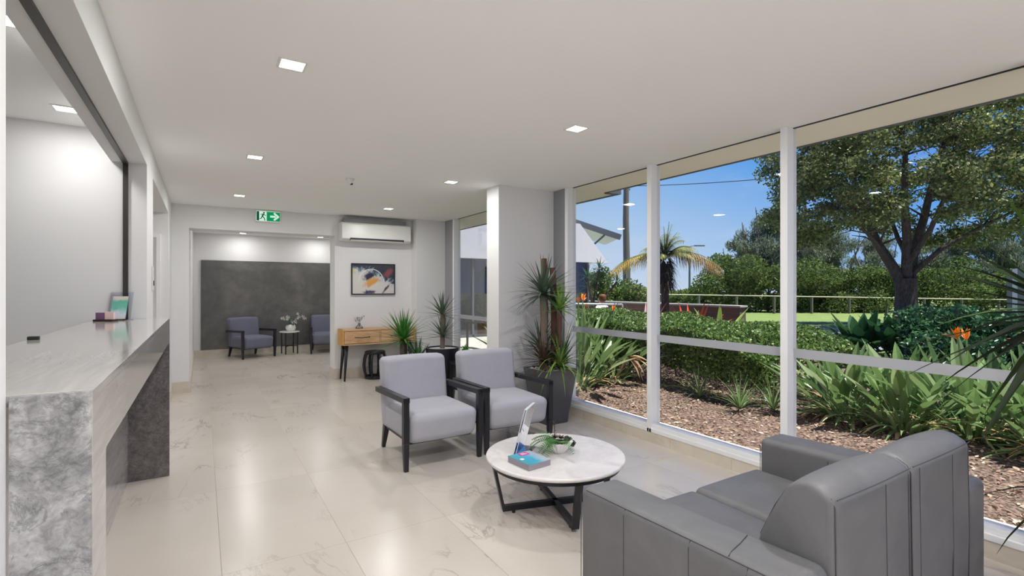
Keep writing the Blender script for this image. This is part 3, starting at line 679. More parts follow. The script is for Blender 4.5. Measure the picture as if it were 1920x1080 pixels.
m = MB(); m.box(-w2, w2, -0.035, 0, h2 - fw, h2); m.box(-w2, w2, -0.035, 0, -h2, -h2 + fw); m.box(-w2, -w2 + fw, -0.035, 0, -h2 + fw, h2 - fw); m.box(w2 - fw, w2, -0.035, 0, -h2 + fw, h2 - fw)
m.build('frame', M_black, t)
MB().box(-w2 + fw, w2 - fw, -0.028, -0.004, -h2 + fw, h2 - fw).build('canvas', M_art, t)

# ================================================================ furniture
def make_armchair(label, loc, rz, group, M_fabric=M_fabric):
    t = thing('armchair', label, 'armchair', loc, rz, group)
    for s in (-1, 1):
        leg = MB(); leg.bar((s * 0.322, -0.335, 0.0), (s * 0.326, -0.335, 0.22), 0.034, 0.034, (0, 1, 0), 0.046, 0.05)
        leg.bar((s * 0.326, -0.335, 0.22), (s * 0.326, -0.335, 0.57), 0.046, 0.05, (0, 1, 0)); leg.build('leg', M_blackwood, t, bevel=0.004)
        r = MB(); r.bar((s * 0.27, 0.36, 0.0), (s * 0.262, 0.30, 0.215), 0.03, 0.03, (0, 1, 0), 0.05, 0.06); r.build('leg', M_blackwood, t, bevel=0.004)
        a = MB(); a.prism([(-0.36, 0.53), (0.335, 0.51), (0.335, 0.553), (-0.36, 0.573)], s * 0.326 - 0.026, s * 0.326 + 0.026, 'x'); a.build('arm', M_blackwood, t, bevel=0.004)
    def ws(p):
        u = p.x / 0.29; v = (p.y + 0.06) / 0.32
        if p.z > 0.34: p.z += 0.018 * max(0, 1 - u * u) * max(0, 1 - v * v)
        if p.y < -0.2: p.y += 0.05 * (0.44 - p.z) / 0.25 * 0.9 - 0.012 * max(0, 1 - u * u)
        return p
    MB().rbox(-0.298, 0.298, -0.385, 0.26, 0.195, 0.43, 0.06, warp=ws).build('seat', M_fabric, t, smooth=True)
    def wb(p):
        u = p.x / 0.3
        p.y += (p.z - 0.2) * 0.16
        if p.y < 0.26 + (p.z - 0.2) * 0.16: p.y -= 0.012 * max(0, 1 - u * u)
        p.z += 0.008 * max(0, 1 - u * u) if p.z > 0.7 else 0
        return p
    MB().rbox(-0.3, 0.3, 0.175, 0.335, 0.2, 0.80, 0.045, warp=wb).build('backrest', M_fabric, t, smooth=True)
    MB().box(-0.27, 0.27, -0.28, 0.3, 0.185, 0.2).build('seat_frame', M_blackwood, t)
    return t
c1 = make_armchair('blue-grey armchair with black arms, left of the pair behind the coffee table', (1.655, 4.045, 0), R(1), 'blue-grey armchairs')
dup(c1, (2.395, 4.05, 0), R(-2), 'blue-grey armchair with black arms, right of the pair, next to the tall planter')
c3 = make_armchair('slate blue armchair against the dark far panel, left of the small plant table', (0.86, 11.62, 0), R(22), 'slate blue armchairs', M_fabric2)
dup(c3, (2.36, 11.68, 0), R(-8), 'far slate blue armchair partly cut off by the wall edge, right of the small table')

# coffee table
t = thing('coffee_table', 'round coffee table with pale marble top on black crossed metal base', 'coffee table', (1.945, 2.6, 0))
MB().lathe([(0.0, 0.322), (0.43, 0.322), (0.445, 0.327), (0.45, 0.337), (0.446, 0.346), (0.438, 0.35), (0.0, 0.35)], 72).build('tabletop', M_top, t, smooth=False, bevel=0.002)
m = MB(); n = 64; vs = []; fs = []
for k_ in range(n):
    a = 2 * PI * k_ / n
    for r_, z_ in ((0.395, 0.297), (0.42, 0.297), (0.42, 0.322), (0.395, 0.322)): vs.append((r_ * math.cos(a), r_ * math.sin(a), z_))
for k_ in range(n):
    a = k_ * 4; b_ = ((k_ + 1) % n) * 4
    for i in range(4): fs.append((a + i, b_ + i, b_ + (i + 1) % 4, a + (i + 1) % 4))
m.add(vs, fs); m.build('rim', M_black, t)
A0 = math.atan2(2.69 - 2.6, 1.63 - 1.945)
angs = [A0, A0 + PI, math.atan2(2.26 - 2.6, 1.84 - 1.945), math.atan2(2.26 - 2.6, 1.84 - 1.945) + PI]
for a in angs:
    c, s = math.cos(a), math.sin(a)
    MB().bar((0.345 * c, 0.345 * s, 0.02), (0.41 * c, 0.41 * s, 0.31), 0.045, 0.018, (c, s, 0)).build('leg', M_black, t, bevel=0.001)
for a in (angs[0], angs[2]):
    c, s = math.cos(a), math.sin(a)
    MB().bar((-0.35 * c, -0.35 * s, 0.035), (0.35 * c, 0.35 * s, 0.035), 0.03, 0.035).build('cross_bar', M_black, t)
for a in angs:
    c, s = math.cos(a), math.sin(a)
    MB().tube([(0.28 * c, 0.28 * s, 0), (0.28 * c, 0.28 * s, 0.02)], 0.012, 10).build('foot', M_black, t)

# things on coffee table
def b_box(nt, b):
    tc = nt.nodes.new('ShaderNodeTexCoord'); s = nt.nodes.new('ShaderNodeSeparateXYZ'); nt.links.new(tc.outputs['Generated'], s.inputs[0])
    n = nz(nt, 2.5, 4, 0.5, tc.outputs['Generated'], 0.6)
    f = mth(nt, 'MULTIPLY_ADD', n.outputs['Fac'], 0.35, mth(nt, 'MULTIPLY', s.outputs[0], 0.75))
    nt.links.new(ramp(nt, f, [(0.15, srgb(84, 160, 170)), (0.4, srgb(60, 170, 205)), (0.55, srgb(90, 180, 214)), (0.75, srgb(170, 196, 214)), (0.95, srgb(196, 200, 204))]), b.inputs['Base Color'])
M_cover = mat('blue_turquoise_cover', srgb(70, 170, 200), 0.3, build=b_box)
t = thing('magazine_stack', 'small stack of brochures with blue cover and pink panel on coffee table', 'brochures', (1.694, 2.528, 0.35), R(6))
def b_pages(nt, b):
    n = nz(nt, 1, 3, 0.6, objco(nt, (3, 3, 500))); nt.links.new(ramp(nt, n.outputs['Fac'], [(0.3, srgb(128, 122, 132)), (0.7, srgb(172, 166, 172))]), b.inputs['Base Color'])
MB().box(-0.085, 0.085, -0.1, 0.1, 0, 0.034).build('pages', mat('stacked_paper_edges', srgb(150, 144, 152), 0.7, build=b_pages), t)
MB().box(-0.086, 0.086, -0.101, 0.101, 0.034, 0.037).build('cover', M_cover, t)
MB().box(-0.02, 0.045, 0.045, 0.092, 0.037, 0.0385).build('pink_panel', mat('magenta_print', srgb(222, 70, 150), 0.35), t)
MB().box(-0.008, 0.033, 0.058, 0.068, 0.0385, 0.039).box(-0.008, 0.02, 0.073, 0.08, 0.0385, 0.039).build('print_lines', M_white, t)
MB().lathe([(0.014, 0.037), (0.014, 0.038), (0.001, 0.038)], 16, (-0.055, 0.0)).build('white_mark', M_white, t)
t = thing('acrylic_sign_holder', 'empty clear slanted acrylic leaflet holder standing on the coffee table', 'leaflet holder', (1.80, 2.74, 0.35), R(41))
M_ac = glass_mat('milky_acrylic', (0.8, 0.82, 0.86, 1), 3.0)
def sheet(p0, p1, nm, th=0.003):
    MB().bar(p0, p1, 0.21, th, (0, 1, 0.05)).build(nm, M_ac, t)
sheet((0, 0.03, 0.003), (0, -0.045, 0.295), 'front_sheet'); sheet((0, 0.045, 0.003), (0, -0.03, 0.297), 'rear_sheet')
MB().box(-0.105, 0.105, -0.05, 0.05, 0, 0.003).build('base_sheet', M_ac, t)
m = MB()
for x in (-0.105, 0.105):
    for y in (0, 0.015): m.tube([(x, 0.03 + y, 0.003), (x, -0.045 + y, 0.295)], 0.0022, 6)
m.bar((-0.105, -0.037, 0.296), (0.105, -0.037, 0.296), 0.018, 0.003)
m.build('sheet_edges', mat('bright_acrylic_edge', srgb(226, 230, 240), 0.2), t)
t = thing('fern_bowl', 'white fluted bowl with green fern and succulents on coffee table', 'potted plant', (1.975, 2.60, 0.35)); t.scale = (1.15, 1.15, 1.15)
MB().lathe([(0.028, 0), (0.034, 0.004), (0.055, 0.03), (0.072, 0.058), (0.078, 0.068), (0.07, 0.066), (0.05, 0.055)], 96, (0, 0), 16, 0.05).build('bowl', M_white, t, smooth=True)
MB().lathe([(0.001, 0.05), (0.066, 0.052), (0.05, 0.058), (0.001, 0.06)], 20).build('soil', M_soil, t)
m = MB()
for k_ in range(11):
    a = R(rng.uniform(105, 275)); L = rng.uniform(0.12, 0.19); d = Vector((math.cos(a), math.sin(a), rng.uniform(0.3, 1.0))).normalized(); p = Vector((0.02 * math.cos(a), 0.02 * math.sin(a), 0.06))
    N_ = 14
    for i in range(N_):
        tt = i / N_; p = p + d * L / N_; d = (d + Vector((0, 0, -0.11))).normalized(); sd = d.cross(Vector((0, 0, 1))).normalized()
        for sg in (-1, 1): m.blade(p, sd * sg + d * 0.4, 0.042 * (1 - tt * 0.75), 0.010, 0.2, 2)
m.build('fern_leaves', M_yuccag, t)
m = MB()
for (cx, cy, cz, r_, nn) in ((0.03, 0.02, 0.065, 0.03, 16), (0.0, 0.035, 0.07, 0.026, 14)):
    for k_ in range(nn):
        a = k_ * 2.4; e = 0.3 + k_ / nn; m.blade((cx, cy, cz), (math.cos(a), math.sin(a), e), r_, 0.014, 0.1, 3, shape='leaf')
m.build('dark_succulent', M_purple, t)
P = np.vstack([blob(110, (0.065 + i * 0.012, -0.01 + j * 0.02, 0.062 - i * 0.012), (0.018, 0.018, 0.016)) for i in range(3) for j in range(2)])
V, F = leafcloud(P, 0.013, 0.8); npmesh('trailing_succulent', V, F, M_yucca, t)
m = MB(); 
for i in range(8): m.blade((0.0, 0.04, 0.08 + i * 0.012), (math.cos(i * 2.4), math.sin(i * 2.4), 1.2), 0.025, 0.01, 0.0, 2)
m.tube([(0, 0.04, 0.06), (0.003, 0.042, 0.17)], 0.002, 5); m.build('upright_sprig', M_purple, t)

# sofa
t = thing('sofa', 'grey leather two seat sofa seen from behind beside the window', 'sofa', (2.06, 1.16, 0))
ox, oy = 2.06, 1.16
def sb(x0, x1, y0, y1, z0, z1, r, name, warp=None, k=4, m=8, mt=None, parent=None):
    def w(p):
        p = Vector(warp(p)) if warp else p
        return (p.x - ox, p.y - oy, p.z)
    return MB().rbox(x0, x1, y0, y1, z0, z1, r, k, m, w).build(name, mt or M_leather, parent or t, smooth=True)
def arm_w(p):
    if p.z > 0.3: p.z += 0.028 * (1.6 - p.y) / 0.88 * (p.z - 0.3) / 0.3
    return p
def seam(pts, parent, r=0.0016, nm='seam'):
    MB().tube([(p[0] - ox, p[1] - oy, p[2]) for p in pts], r, 5).build(nm, M_seam, parent)
for x0, x1, s in ((1.325, 1.527, -1), (2.587, 2.789, 1)):
    a = sb(x0, x1, 0.725, 1.605, 0.04, 0.602, 0.035, 'arm', arm_w)
    xo = x0 if s < 0 else x1
    xs = xo + (0.004 if s < 0 else -0.004)
    zt = lambda y: 0.602 + 0.028 * (1.6 - y) / 0.88
    xc = xo - s * 0.009
    seam([(xc, y, zt(y) - 0.0095) for y in (1.57, 1.35, 1.1, 0.9, 0.76)], a)
    for yy in (1.35, 1.06, 0.86): seam([(xo, yy, 0.10), (xo, yy, zt(yy) - 0.035), (xc, yy, zt(yy) - 0.0095)], a)
    xi = x1 if s < 0 else x0
    seam([(xo - s * 0.012, 0.925, zt(0.925) - 0.006), (xo - s * 0.035, 0.93, zt(0.93) + 0.0012), ((x0 + x1) / 2, 0.945, zt(0.945) + 0.0015), (xi + s * 0.035, 0.965, zt(0.965) + 0.0012)], a)
    if s > 0: seam([(x0, 1.25, 0.2), (x0, 1.25, 0.575)], a)
    # front end seam
    seam([(x0 + 0.006, 1.6, 0.1), (x0 + 0.006, 1.6, 0.57)], a)
# back cushions from a side profile
prof = [(0.722, 0.10), (0.718, 0.45), (0.720, 0.62), (0.722, 0.74), (0.7225, 0.80), (0.733, 0.817), (0.765, 0.836), (0.80, 0.842), (0.835, 0.832), (0.865, 0.805), (0.893, 0.755), (0.925, 0.69), (0.952, 0.625), (0.972, 0.52), (0.98, 0.40), (0.98, 0.30), (0.90, 0.28), (0.85, 0.10)]
def loft(x0, x1, name, split):
    # cross sections along x, shrunk at the ends for rounding, domed slightly
    cx = sum(p[0] for p in prof) / len(prof); cz = 0.5
    xs = [0, 0.006, 0.018, 0.04, 0.09, 0.2, 0.35, 0.5, 0.65, 0.8, 0.91, 0.96, 0.982, 0.994, 1]
    sh = [0.022, 0.010, 0.004, 0.001, 0, 0, 0, 0, 0, 0, 0, 0.001, 0.004, 0.010, 0.022]
    vs = []; n = len(prof)
    for u, s_ in zip(xs, sh):
        dome = 1 - (2 * u - 1) ** 2
        for i, (y_, z_) in enumerate(prof):
            pa, pb = Vector((*prof[i - 1], 0)), Vector((*prof[(i + 1) % n], 0)); tg = (pb - pa).normalized(); nrm = Vector((tg.y, -tg.x, 0))
            # outward normal for clockwise profile
            if nrm.dot(Vector((y_ - cx, z_ - cz, 0))) < 0: nrm = -nrm
            k2 = 0.010 * dome if z_ > 0.3 else 0
            vs.append((x0 + (x1 - x0) * u - ox, y_ + nrm.x * (k2 - s_) - oy, z_ + nrm.y * (k2 - s_)))
    fs = []
    for i in range(len(xs) - 1):
        for j in range(n):
            a, b_ = i * n + j, i * n + (j + 1) % n; fs.append((a, a + n, b_ + n, b_))
    fs.append(tuple(range(n))); fs.append(tuple(range(len(xs) * n - 1, (len(xs) - 1) * n - 1, -1)))
    o = MB().add(vs, fs).build(name, M_leather, t, smooth=True)
    for y_, z_ in ((0.7235, 0.812),):
        seam([(x0 + (x1 - x0) * u, y_ - 0.004 - 0.009 * (1 - (2 * u - 1) ** 2), z_ + 0.004 * (1 - (2 * u - 1) ** 2)) for u in (0.02, 0.1, 0.25, 0.4, 0.5, 0.6, 0.75, 0.9, 0.98)], o, 0.002)
    for xs_ in (x0 + 0.010, x1 - 0.010):
        seam([(xs_, 0.7235, 0.12), (xs_, 0.7195, 0.45), (xs_, 0.7225, 0.65), (xs_, 0.7245, 0.79), (xs_, 0.735, 0.812), (xs_, 0.765, 0.830), (xs_, 0.80, 0.836), (xs_, 0.834, 0.826), (xs_, 0.862, 0.80), (xs_, 0.90, 0.735), (xs_, 0.948, 0.625)], o, 0.0022)
    for xs_ in split:
        u = (xs_ - x0) / (x1 - x0); dm = 0.0102 * (1 - (2 * u - 1) ** 2)
        seam([(xs_, 0.722 - dm, 0.12), (xs_, 0.718 - dm, 0.45), (xs_, 0.7205 - dm, 0.65), (xs_, 0.7225 - dm, 0.80)], o, 0.0018)
    return o
loft(1.529, 2.035, 'back_cushion', [1.83])
loft(2.037, 2.585, 'back_cushion', [2.10, 2.376])
sb(1.53, 2.585, 0.86, 1.56, 0.07, 0.30, 0.02, 'seat_base')
def cw(x0, x1):
    def f(p):
        u = (2 * p.x - x0 - x1) / (x1 - x0); v = (2 * p.y - 0.9 - 1.63) / 0.73
        if p.z > 0.36: p.z += 0.014 * max(0, 1 - u * u) * max(0, 1 - v * v) + (p.y - 1.2) * 0.02
        return p
    return f
sb(1.53, 2.057, 0.93, 1.625, 0.29, 0.425, 0.04, 'seat_cushion', cw(1.53, 2.057))
sb(2.059, 2.585, 0.93, 1.625, 0.29, 0.43, 0.04, 'seat_cushion', cw(2.059, 2.585))
for x, y in ((1.36, 0.77), (2.75, 0.77), (1.36, 1.55), (2.75, 1.55)):
    MB().box(x - ox - 0.025, x - ox + 0.025, y - oy - 0.025, y - oy + 0.025, 0, 0.045).build('foot', M_black, t)

# console table
t = thing('console_table', 'light oak console table with two drawers and black angled legs', 'console table', (2.375, 7.90, 0))
m = MB(); m.box(-0.572, 0.572, -0.165, 0.165, 0.762, 0.784); m.box(-0.572, 0.572, -0.165, 0.165, 0.546, 0.565); m.box(-0.553, 0.553, 0.14, 0.165, 0.565, 0.762); m.box(-0.008, 0.008, -0.164, 0.14, 0.565, 0.762)
m.build('cabinet_body', M_wood, t, bevel=0.002)
for a_ in (-0.575, 0.553): MB().box(a_, a_ + 0.022, -0.166, 0.165, 0.546, 0.784).build('side_panel', M_woodend, t, bevel=0.002)
for x0, x1 in ((-0.549, -0.012), (0.012, 0.549)):
    d = MB().box(x0, x1, -0.163, 0.12, 0.571, 0.756).build('drawer', M_wood, t, bevel=0.003)
    cx = (x0 + x1) / 2
    MB().tube([(cx - 0.11, -0.163, 0.668), (cx - 0.11, -0.187, 0.664), (cx, -0.192, 0.658), (cx + 0.11, -0.187, 0.664), (cx + 0.11, -0.163, 0.668)], 0.006, 8).build('drawer_handle', M_track, d, smooth=True)
for sx in (-1, 1):
    for sy in (-1, 1):
        MB().tube([(sx * 0.50, sy * 0.09, 0.548), (sx * 0.54, sy * 0.14, 0.0)], [0.03, 0.013], 12).build('leg', M_blackwood, t, smooth=True)
# vase on console
t = thing('twig_vase', 'small clear glass vase with pale grey twigs on the console table', 'vase', (2.10, 7.93, 0.784))
MB().lathe([(0.055, 0), (0.058, 0.005), (0.05, 0.03), (0.02, 0.06), (0.018, 0.08), (0.016, 0.08), (0.016, 0.06), (0.04, 0.03), (0.05, 0.008), (0.002, 0.006)], 24).build('glass_vase', M_vase, t, smooth=True)
m = MB(); mm = MB()
for k_ in range(7):
    a = k_ * 0.9; r_ = rng.uniform(0.03, 0.08); h_ = rng.uniform(0.14, 0.22); e = (r_ * math.cos(a), r_ * math.sin(a), h_); m.tube([(0, 0, 0.02), (e[0] * 0.3, e[1] * 0.3, h_ * 0.6), e], 0.0015, 5)
    for j in range(9):
        p = Vector(e) * rng.uniform(0.75, 1.0) + Vector(rng.normal(size=3) * 0.01); mm.blade(p, rng.normal(size=3), 0.03, 0.018, 0, 2, shape='leaf')
m.build('twigs', M_greyplastic, t); mm.build('pale_leaves', mat('pale_grey_leaf', srgb(176, 180, 180), 0.6), t)
# drum stool
t = thing('drum_stool', 'black open-sided drum stool under the console table', 'stool', (2.32, 7.83, 0))
MB().lathe([(0.001, 0.43), (0.145, 0.43), (0.158, 0.422), (0.16, 0.40), (0.15, 0.385), (0.001, 0.385)], 32).build('seat', M_black, t, smooth=False)
m = MB(); vs = []; m.lathe([(0.12, 0.0), (0.158, 0.0), (0.162, 0.02), (0.158, 0.045), (0.12, 0.045), (0.118, 0.02)], 32); m.f = m.f[:-2]
n_ = 32
m.f += [(5 * n_ + k_, 5 * n_ + (k_ + 1) % n_, (k_ + 1) % n_, k_) for k_ in range(n_)]
m.build('bottom_ring', M_black, t)
for k_ in range(8):
    a = 2 * PI * k_ / 8 + 0.2
    MB().tube([(r_ * math.cos(a), r_ * math.sin(a), z_) for r_, z_ in ((0.145, 0.03), (0.172, 0.12), (0.182, 0.21), (0.172, 0.31), (0.145, 0.395))], 0.019, 8).build('stave', M_black, t, smooth=True)
# far side table with flowers
t = thing('side_table', 'small round white topped side table with black legs by the dark panel', 'side table', (1.61, 11.72, 0))
MB().lathe([(0.001, 0.465), (0.2, 0.465), (0.205, 0.475), (0.2, 0.485), (0.001, 0.485)], 32).build('tabletop', M_white, t)
for k_ in range(4):
    a = PI / 4 + k_ * PI / 2 + 0.2; MB().bar((0.175 * math.cos(a), 0.175 * math.sin(a), 0), (0.175 * math.cos(a), 0.175 * math.sin(a), 0.465), 0.024, 0.024, (1, 0, 0)).build('leg', M_black, t)
a = PI / 4 + 0.2
for a in (PI / 4 + 0.2, 3 * PI / 4 + 0.2): MB().bar((-0.175 * math.cos(a), -0.175 * math.sin(a), 0.17), (0.175 * math.cos(a), 0.175 * math.sin(a), 0.17), 0.014, 0.014).build('cross_bar', M_black, t)
t = thing('potted_orchid', 'white round pot of white orchids on the small side table', 'potted plant', (1.63, 11.70, 0.485))
MB().lathe([(0.06, 0), (0.09, 0.03), (0.105, 0.075), (0.095, 0.12), (0.07, 0.15), (0.06, 0.15), (0.001, 0.14)], 24).build('pot', M_white, t, smooth=True)
m = MB()
stems = [((-0.13, 0, 0.28), 0), ((0.16, 0, 0.32), 1), ((-0.05, 0.02, 0.30), 2), ((0.24, 0, 0.30), 3), ((0.1, -0.02, 0.22), 4)]
for e, s in stems:
    fl = MB()
    m.tube([(0, 0, 0.13), (e[0] * 0.3, e[1], 0.24), (e[0] * 0.7, e[1], e[2] + 0.02), e], 0.004, 5)
    for j in range(6):
        p = Vector(e) + Vector(rng.normal(size=3) * 0.03)
        for q in range(5):
            a = q * 2 * PI / 5; fl.blade(p, (math.cos(a), -0.4, math.sin(a)), 0.035, 0.03, 0, 2, shape='leaf')
    fl.build('flower_spray', mat('white_petal', srgb(226, 224, 220), 0.6), t)
for q in range(6): m.blade((0, 0, 0.14), (math.cos(q), math.sin(q), 0.5), 0.16, 0.045, 0.9, 4, shape='leaf')
m.build('stems', M_bigleaf, t)

# ================================================================ indoor plants
def rosette(mb, c, n, L, w, droop=0.6, emin=-0.3, emax=1.6, tilt=(0, 0), lim=None):
    for i in range(n):
        a = i * 2.39996 + rng.uniform(-0.2, 0.2); f = (i + 0.5) / n; el = emin + (emax - emin) * f ** 0.9
        d = Vector((math.cos(a) * math.cos(el) + tilt[0], math.sin(a) * math.cos(el) + tilt[1], math.sin(el)))
        LL = L * rng.uniform(0.8, 1.1) * (0.85 + 0.15 * math.cos(el))
        if lim:
            if d.x > 0.02: LL = min(LL, (lim[0] - c[0]) / d.x)
            if d.y > 0.02: LL = min(LL, (lim[1] - c[1]) / d.y)
        mb.blade(Vector(c) + Vector((math.cos(a), math.sin(a), 0)) * w * 0.3 + Vector((0, 0, f * w * 1.2)), d, LL, w, droop * rng.uniform(0.6, 1.3), 5)
# tall square tapered planter
t = thing('tall_planter', 'tall tapered charcoal square planter by the window pier', 'planter', (3.15, 4.30, 0), R(2))
def frust(m, a0, a1, z0, z1):
    m.add([(-a0, -a0, z0), (a0, -a0, z0), (a0, a0, z0), (-a0, a0, z0), (-a1, -a1, z1), (a1, -a1, z1), (a1, a1, z1), (-a1, a1, z1)], [(0, 3, 2, 1), (0, 1, 5, 4), (1, 2, 6, 5), (2, 3, 7, 6), (3, 0, 4, 7)])
m = MB(); frust(m, 0.13, 0.205, 0, 0.57)
m.add([(-0.205, -0.205, 0.57), (0.205, -0.205, 0.57), (0.205, 0.205, 0.57), (-0.205, 0.205, 0.57), (-0.195, -0.195, 0.57), (0.195, -0.195, 0.57), (0.195, 0.195, 0.57), (-0.195, 0.195, 0.57), (-0.19, -0.19, 0.53), (0.19, -0.19, 0.53), (0.19, 0.19, 0.53), (-0.19, 0.19, 0.53)],
      [(0, 1, 5, 4), (1, 2, 6, 5), (2, 3, 7, 6), (3, 0, 4, 7), (4, 5, 9, 8), (5, 6, 10, 9), (6, 7, 11, 10), (7, 4, 8, 11)])
m.build('pot', M_planter, t)
P = rng.uniform(-0.185, 0.185, (420, 2)); m = MB()
for x, y in P[:260]:
    r_ = 0.014; z_ = 0.545 + rng.uniform(0, 0.012); m.lathe([(0.004, z_ - 0.006), (r_, z_), (0.006, z_ + 0.008)], 6, (x, y))
m.box(-0.19, 0.19, -0.19, 0.19, 0.52, 0.54); m.build('pebble_mulch', M_pebble, t)
def plant(name, label, loc, parts, cat='indoor plant', group=None):
    p = thing(name, label, cat, loc, 0, group)
    for nm, mb, mt in parts: mb.build(nm, mt, p)
    return p
def trunk(pts, rad): return MB().tube(pts, rad, 10)
bx, by = 3.15, 4.30
def dr(label, dx, dy, c, n, L, w, droop, e0, e1, mt, tr=None, name='dracaena'):
    m = MB(); rosette(m, c, n, L, w, droop, e0, e1, lim=(3.48 - bx - dx, 4.73 - by - dy)); P_ = [('leaves', m, mt)]
    if tr: P_.insert(0, ('trunk', trunk([(0, 0, 0), (c[0] * 0.5, c[1] * 0.5, c[2] * 0.5), c], tr[0]), tr[1]))
    plant(name, label, (bx + dx, by + dy, 0.54), P_)
dr('tall grey-green spiky dracaena in planter, highest head of leaves', -0.07, 0.0, (-0.03, -0.02, 0.80), 60, 0.46, 0.042, 0.5, -0.5, 1.5, M_yucca, ([0.036, 0.034, 0.04], M_trunkgrey))
dr('lime green headed dracaena on a thin cane in planter', 0.06, -0.08, (0.01, 0, 0.64), 34, 0.36, 0.038, 0.5, -0.2, 1.5, M_lime, (0.022, M_canebrown))
dr('low bronze-purple dracaena at the left of the tall planter', -0.12, -0.06, (0, 0, 0.10), 60, 0.40, 0.03, 0.5, -0.1, 1.4, M_purple, (0.02, M_canebrown))
dr('arching striped green plant spilling over the front of the tall planter', 0.03, -0.13, (0, 0, 0.06), 60, 0.46, 0.022, 1.7, 0.1, 1.5, M_lime, None, 'spider_plant')
dr('dark thin leaved arching plant at the window side of planter', 0.13, -0.04, (0, 0, 0.05), 40, 0.6, 0.02, 1.0, 0.5, 1.5, M_bigleaf, None, 'grass_plant')
dr('upright grey-green dracaena between the canes of the tall planter', -0.06, 0.08, (0, 0, 0.22), 44, 0.38, 0.034, 0.4, 0.0, 1.5, M_yucca, (0.02, M_trunkgrey))
for i, (dx, dy, h_, r_) in enumerate(((0.0, 0.1, 1.20, 0.03), (0.08, 0.05, 1.10, 0.034), (0.13, 0.1, 0.98, 0.028))):
    o = trunk([(0, 0, 0), (0.01, 0, h_ / 2), (0, 0.01, h_)], r_).build('bare_cane', M_canebrown, loc=(bx + dx, by + dy, 0.54), smooth=False)
    tag(o, ['tallest bare brown cane standing upright in the tall planter', 'middle bare reddish cane in the tall planter', 'shortest bare reddish cane in the planter nearest the window'][i], 'cane', 'bare canes in the planter')
# yuccas behind the armchairs
def pot(name, label, loc, r0, r1, h_, mt=M_black, peb=True):
    t = thing(name, label, 'planter', loc)
    MB().lathe([(r0, 0), (r1, h_), (r1 - 0.02, h_), (r1 - 0.025, h_ - 0.03), (0.001, h_ - 0.03)], 32).build('pot', mt, t)
    m = MB()
    m.lathe([(0.001, h_ - 0.031), (r1 - 0.028, h_ - 0.03), (r1 - 0.028, h_ - 0.015), (0.001, h_ - 0.012)], 24)
    m.build('pebble_mulch' if peb else 'soil', M_pebble if peb else M_soil, t); return t
pot('round_planter', 'black round pot holding the bright green yucca behind left armchair', (2.2, 6.1, 0), 0.13, 0.19, 0.42, peb=False)
m = MB(); rosette(m, (0, 0, 0.36), 64, 0.44, 0.042, 0.35, -0.25, 1.5); 
plant('yucca', 'bright green yucca with thick leaves in front of the console table', (2.17, 6.1, 0.39), [('trunk', trunk([(0, 0, 0), (0, 0, 0.38)], 0.045), M_bark), ('leaves', m, M_yuccag)])
m = MB(); rosette(m, (0, 0, 0.08), 22, 0.32, 0.05, 0.15, 0.35, 1.5)
plant('agave', 'short broad leaved green agave just right of the bright green yucca', (2.33, 6.03, 0.39), [('leaves', m, M_bigleaf)])
pot('round_planter', 'black round bowl pot with white pebbles holding the two-headed yucca', (2.58, 5.82, 0), 0.15, 0.21, 0.67)
m = MB(); rosette(m, (0.0, 0, 0.42), 38, 0.33, 0.03, 0.3, -0.2, 1.5)
m2 = MB(); rosette(m2, (0.0, -0.02, 0.15), 34, 0.33, 0.03, 0.3, -0.1, 1.2)
plant('yucca', 'grey-green yucca with two heads of leaves beside the far window', (2.58, 5.82, 0.65), [('trunk', trunk([(0, 0, 0), (0.01, 0, 0.44)], 0.03), M_trunkgrey), ('upper_leaves', m, M_yucca), ('lower_leaves', m2, M_yucca)])
t = thing('plant_stand', 'low black plant stand glimpsed between the two front armchairs', 'plant stand', (2.72, 5.45, 0))
for x in (-0.13, 0.13):
    for y in (-0.13, 0.13): MB().box(x - 0.014, x + 0.014, y - 0.014, y + 0.014, 0, 0.5).build('leg', M_black, t)
MB().box(-0.15, 0.15, -0.15, 0.15, 0.5, 0.525).build('top', M_black, t); MB().box(-0.14, 0.14, -0.14, 0.14, 0.2, 0.22).build('shelf', M_black, t)
t = thing('potted_succulent', 'small leafy succulent in dark pot on the black plant stand', 'potted plant', (2.72, 5.45, 0.525))
MB().lathe([(0.05, 0), (0.075, 0.1), (0.065, 0.1), (0.06, 0.085), (0.001, 0.085)], 24).build('pot', M_planter, t)
m = MB(); rosette(m, (0, 0, 0.08), 40, 0.11, 0.035, 0.6, 0.0, 1.4); m.build('leaves', M_yuccag, t)
# yucca by the right edge, behind the sofa
pot('round_planter', 'black round pot standing behind the sofa by the window', (2.85, 0.46, 0), 0.11, 0.15, 0.45)
m = MB(); rosette(m, (-0.06, 0.03, 0.87), 54, 0.6, 0.05, 0.4, -0.9, 0.95, lim=(0.6, 9))
m2 = MB(); rosette(m2, (0.02, 0, 0.2), 26, 0.42, 0.026, 1.1, -0.1, 1.2, lim=(0.6, 9))
plant('yucca', 'dark long leaved yucca reaching in at the right edge of the photo', (2.85, 0.46, 0.42), [('trunk', trunk([(0, 0, 0), (0, 0, 0.45), (-0.04, 0.02, 0.88)], 0.028), M_trunkgrey), ('leaves', m, M_darkleaf), ('lower_leaves', m2, M_darkleaf)])
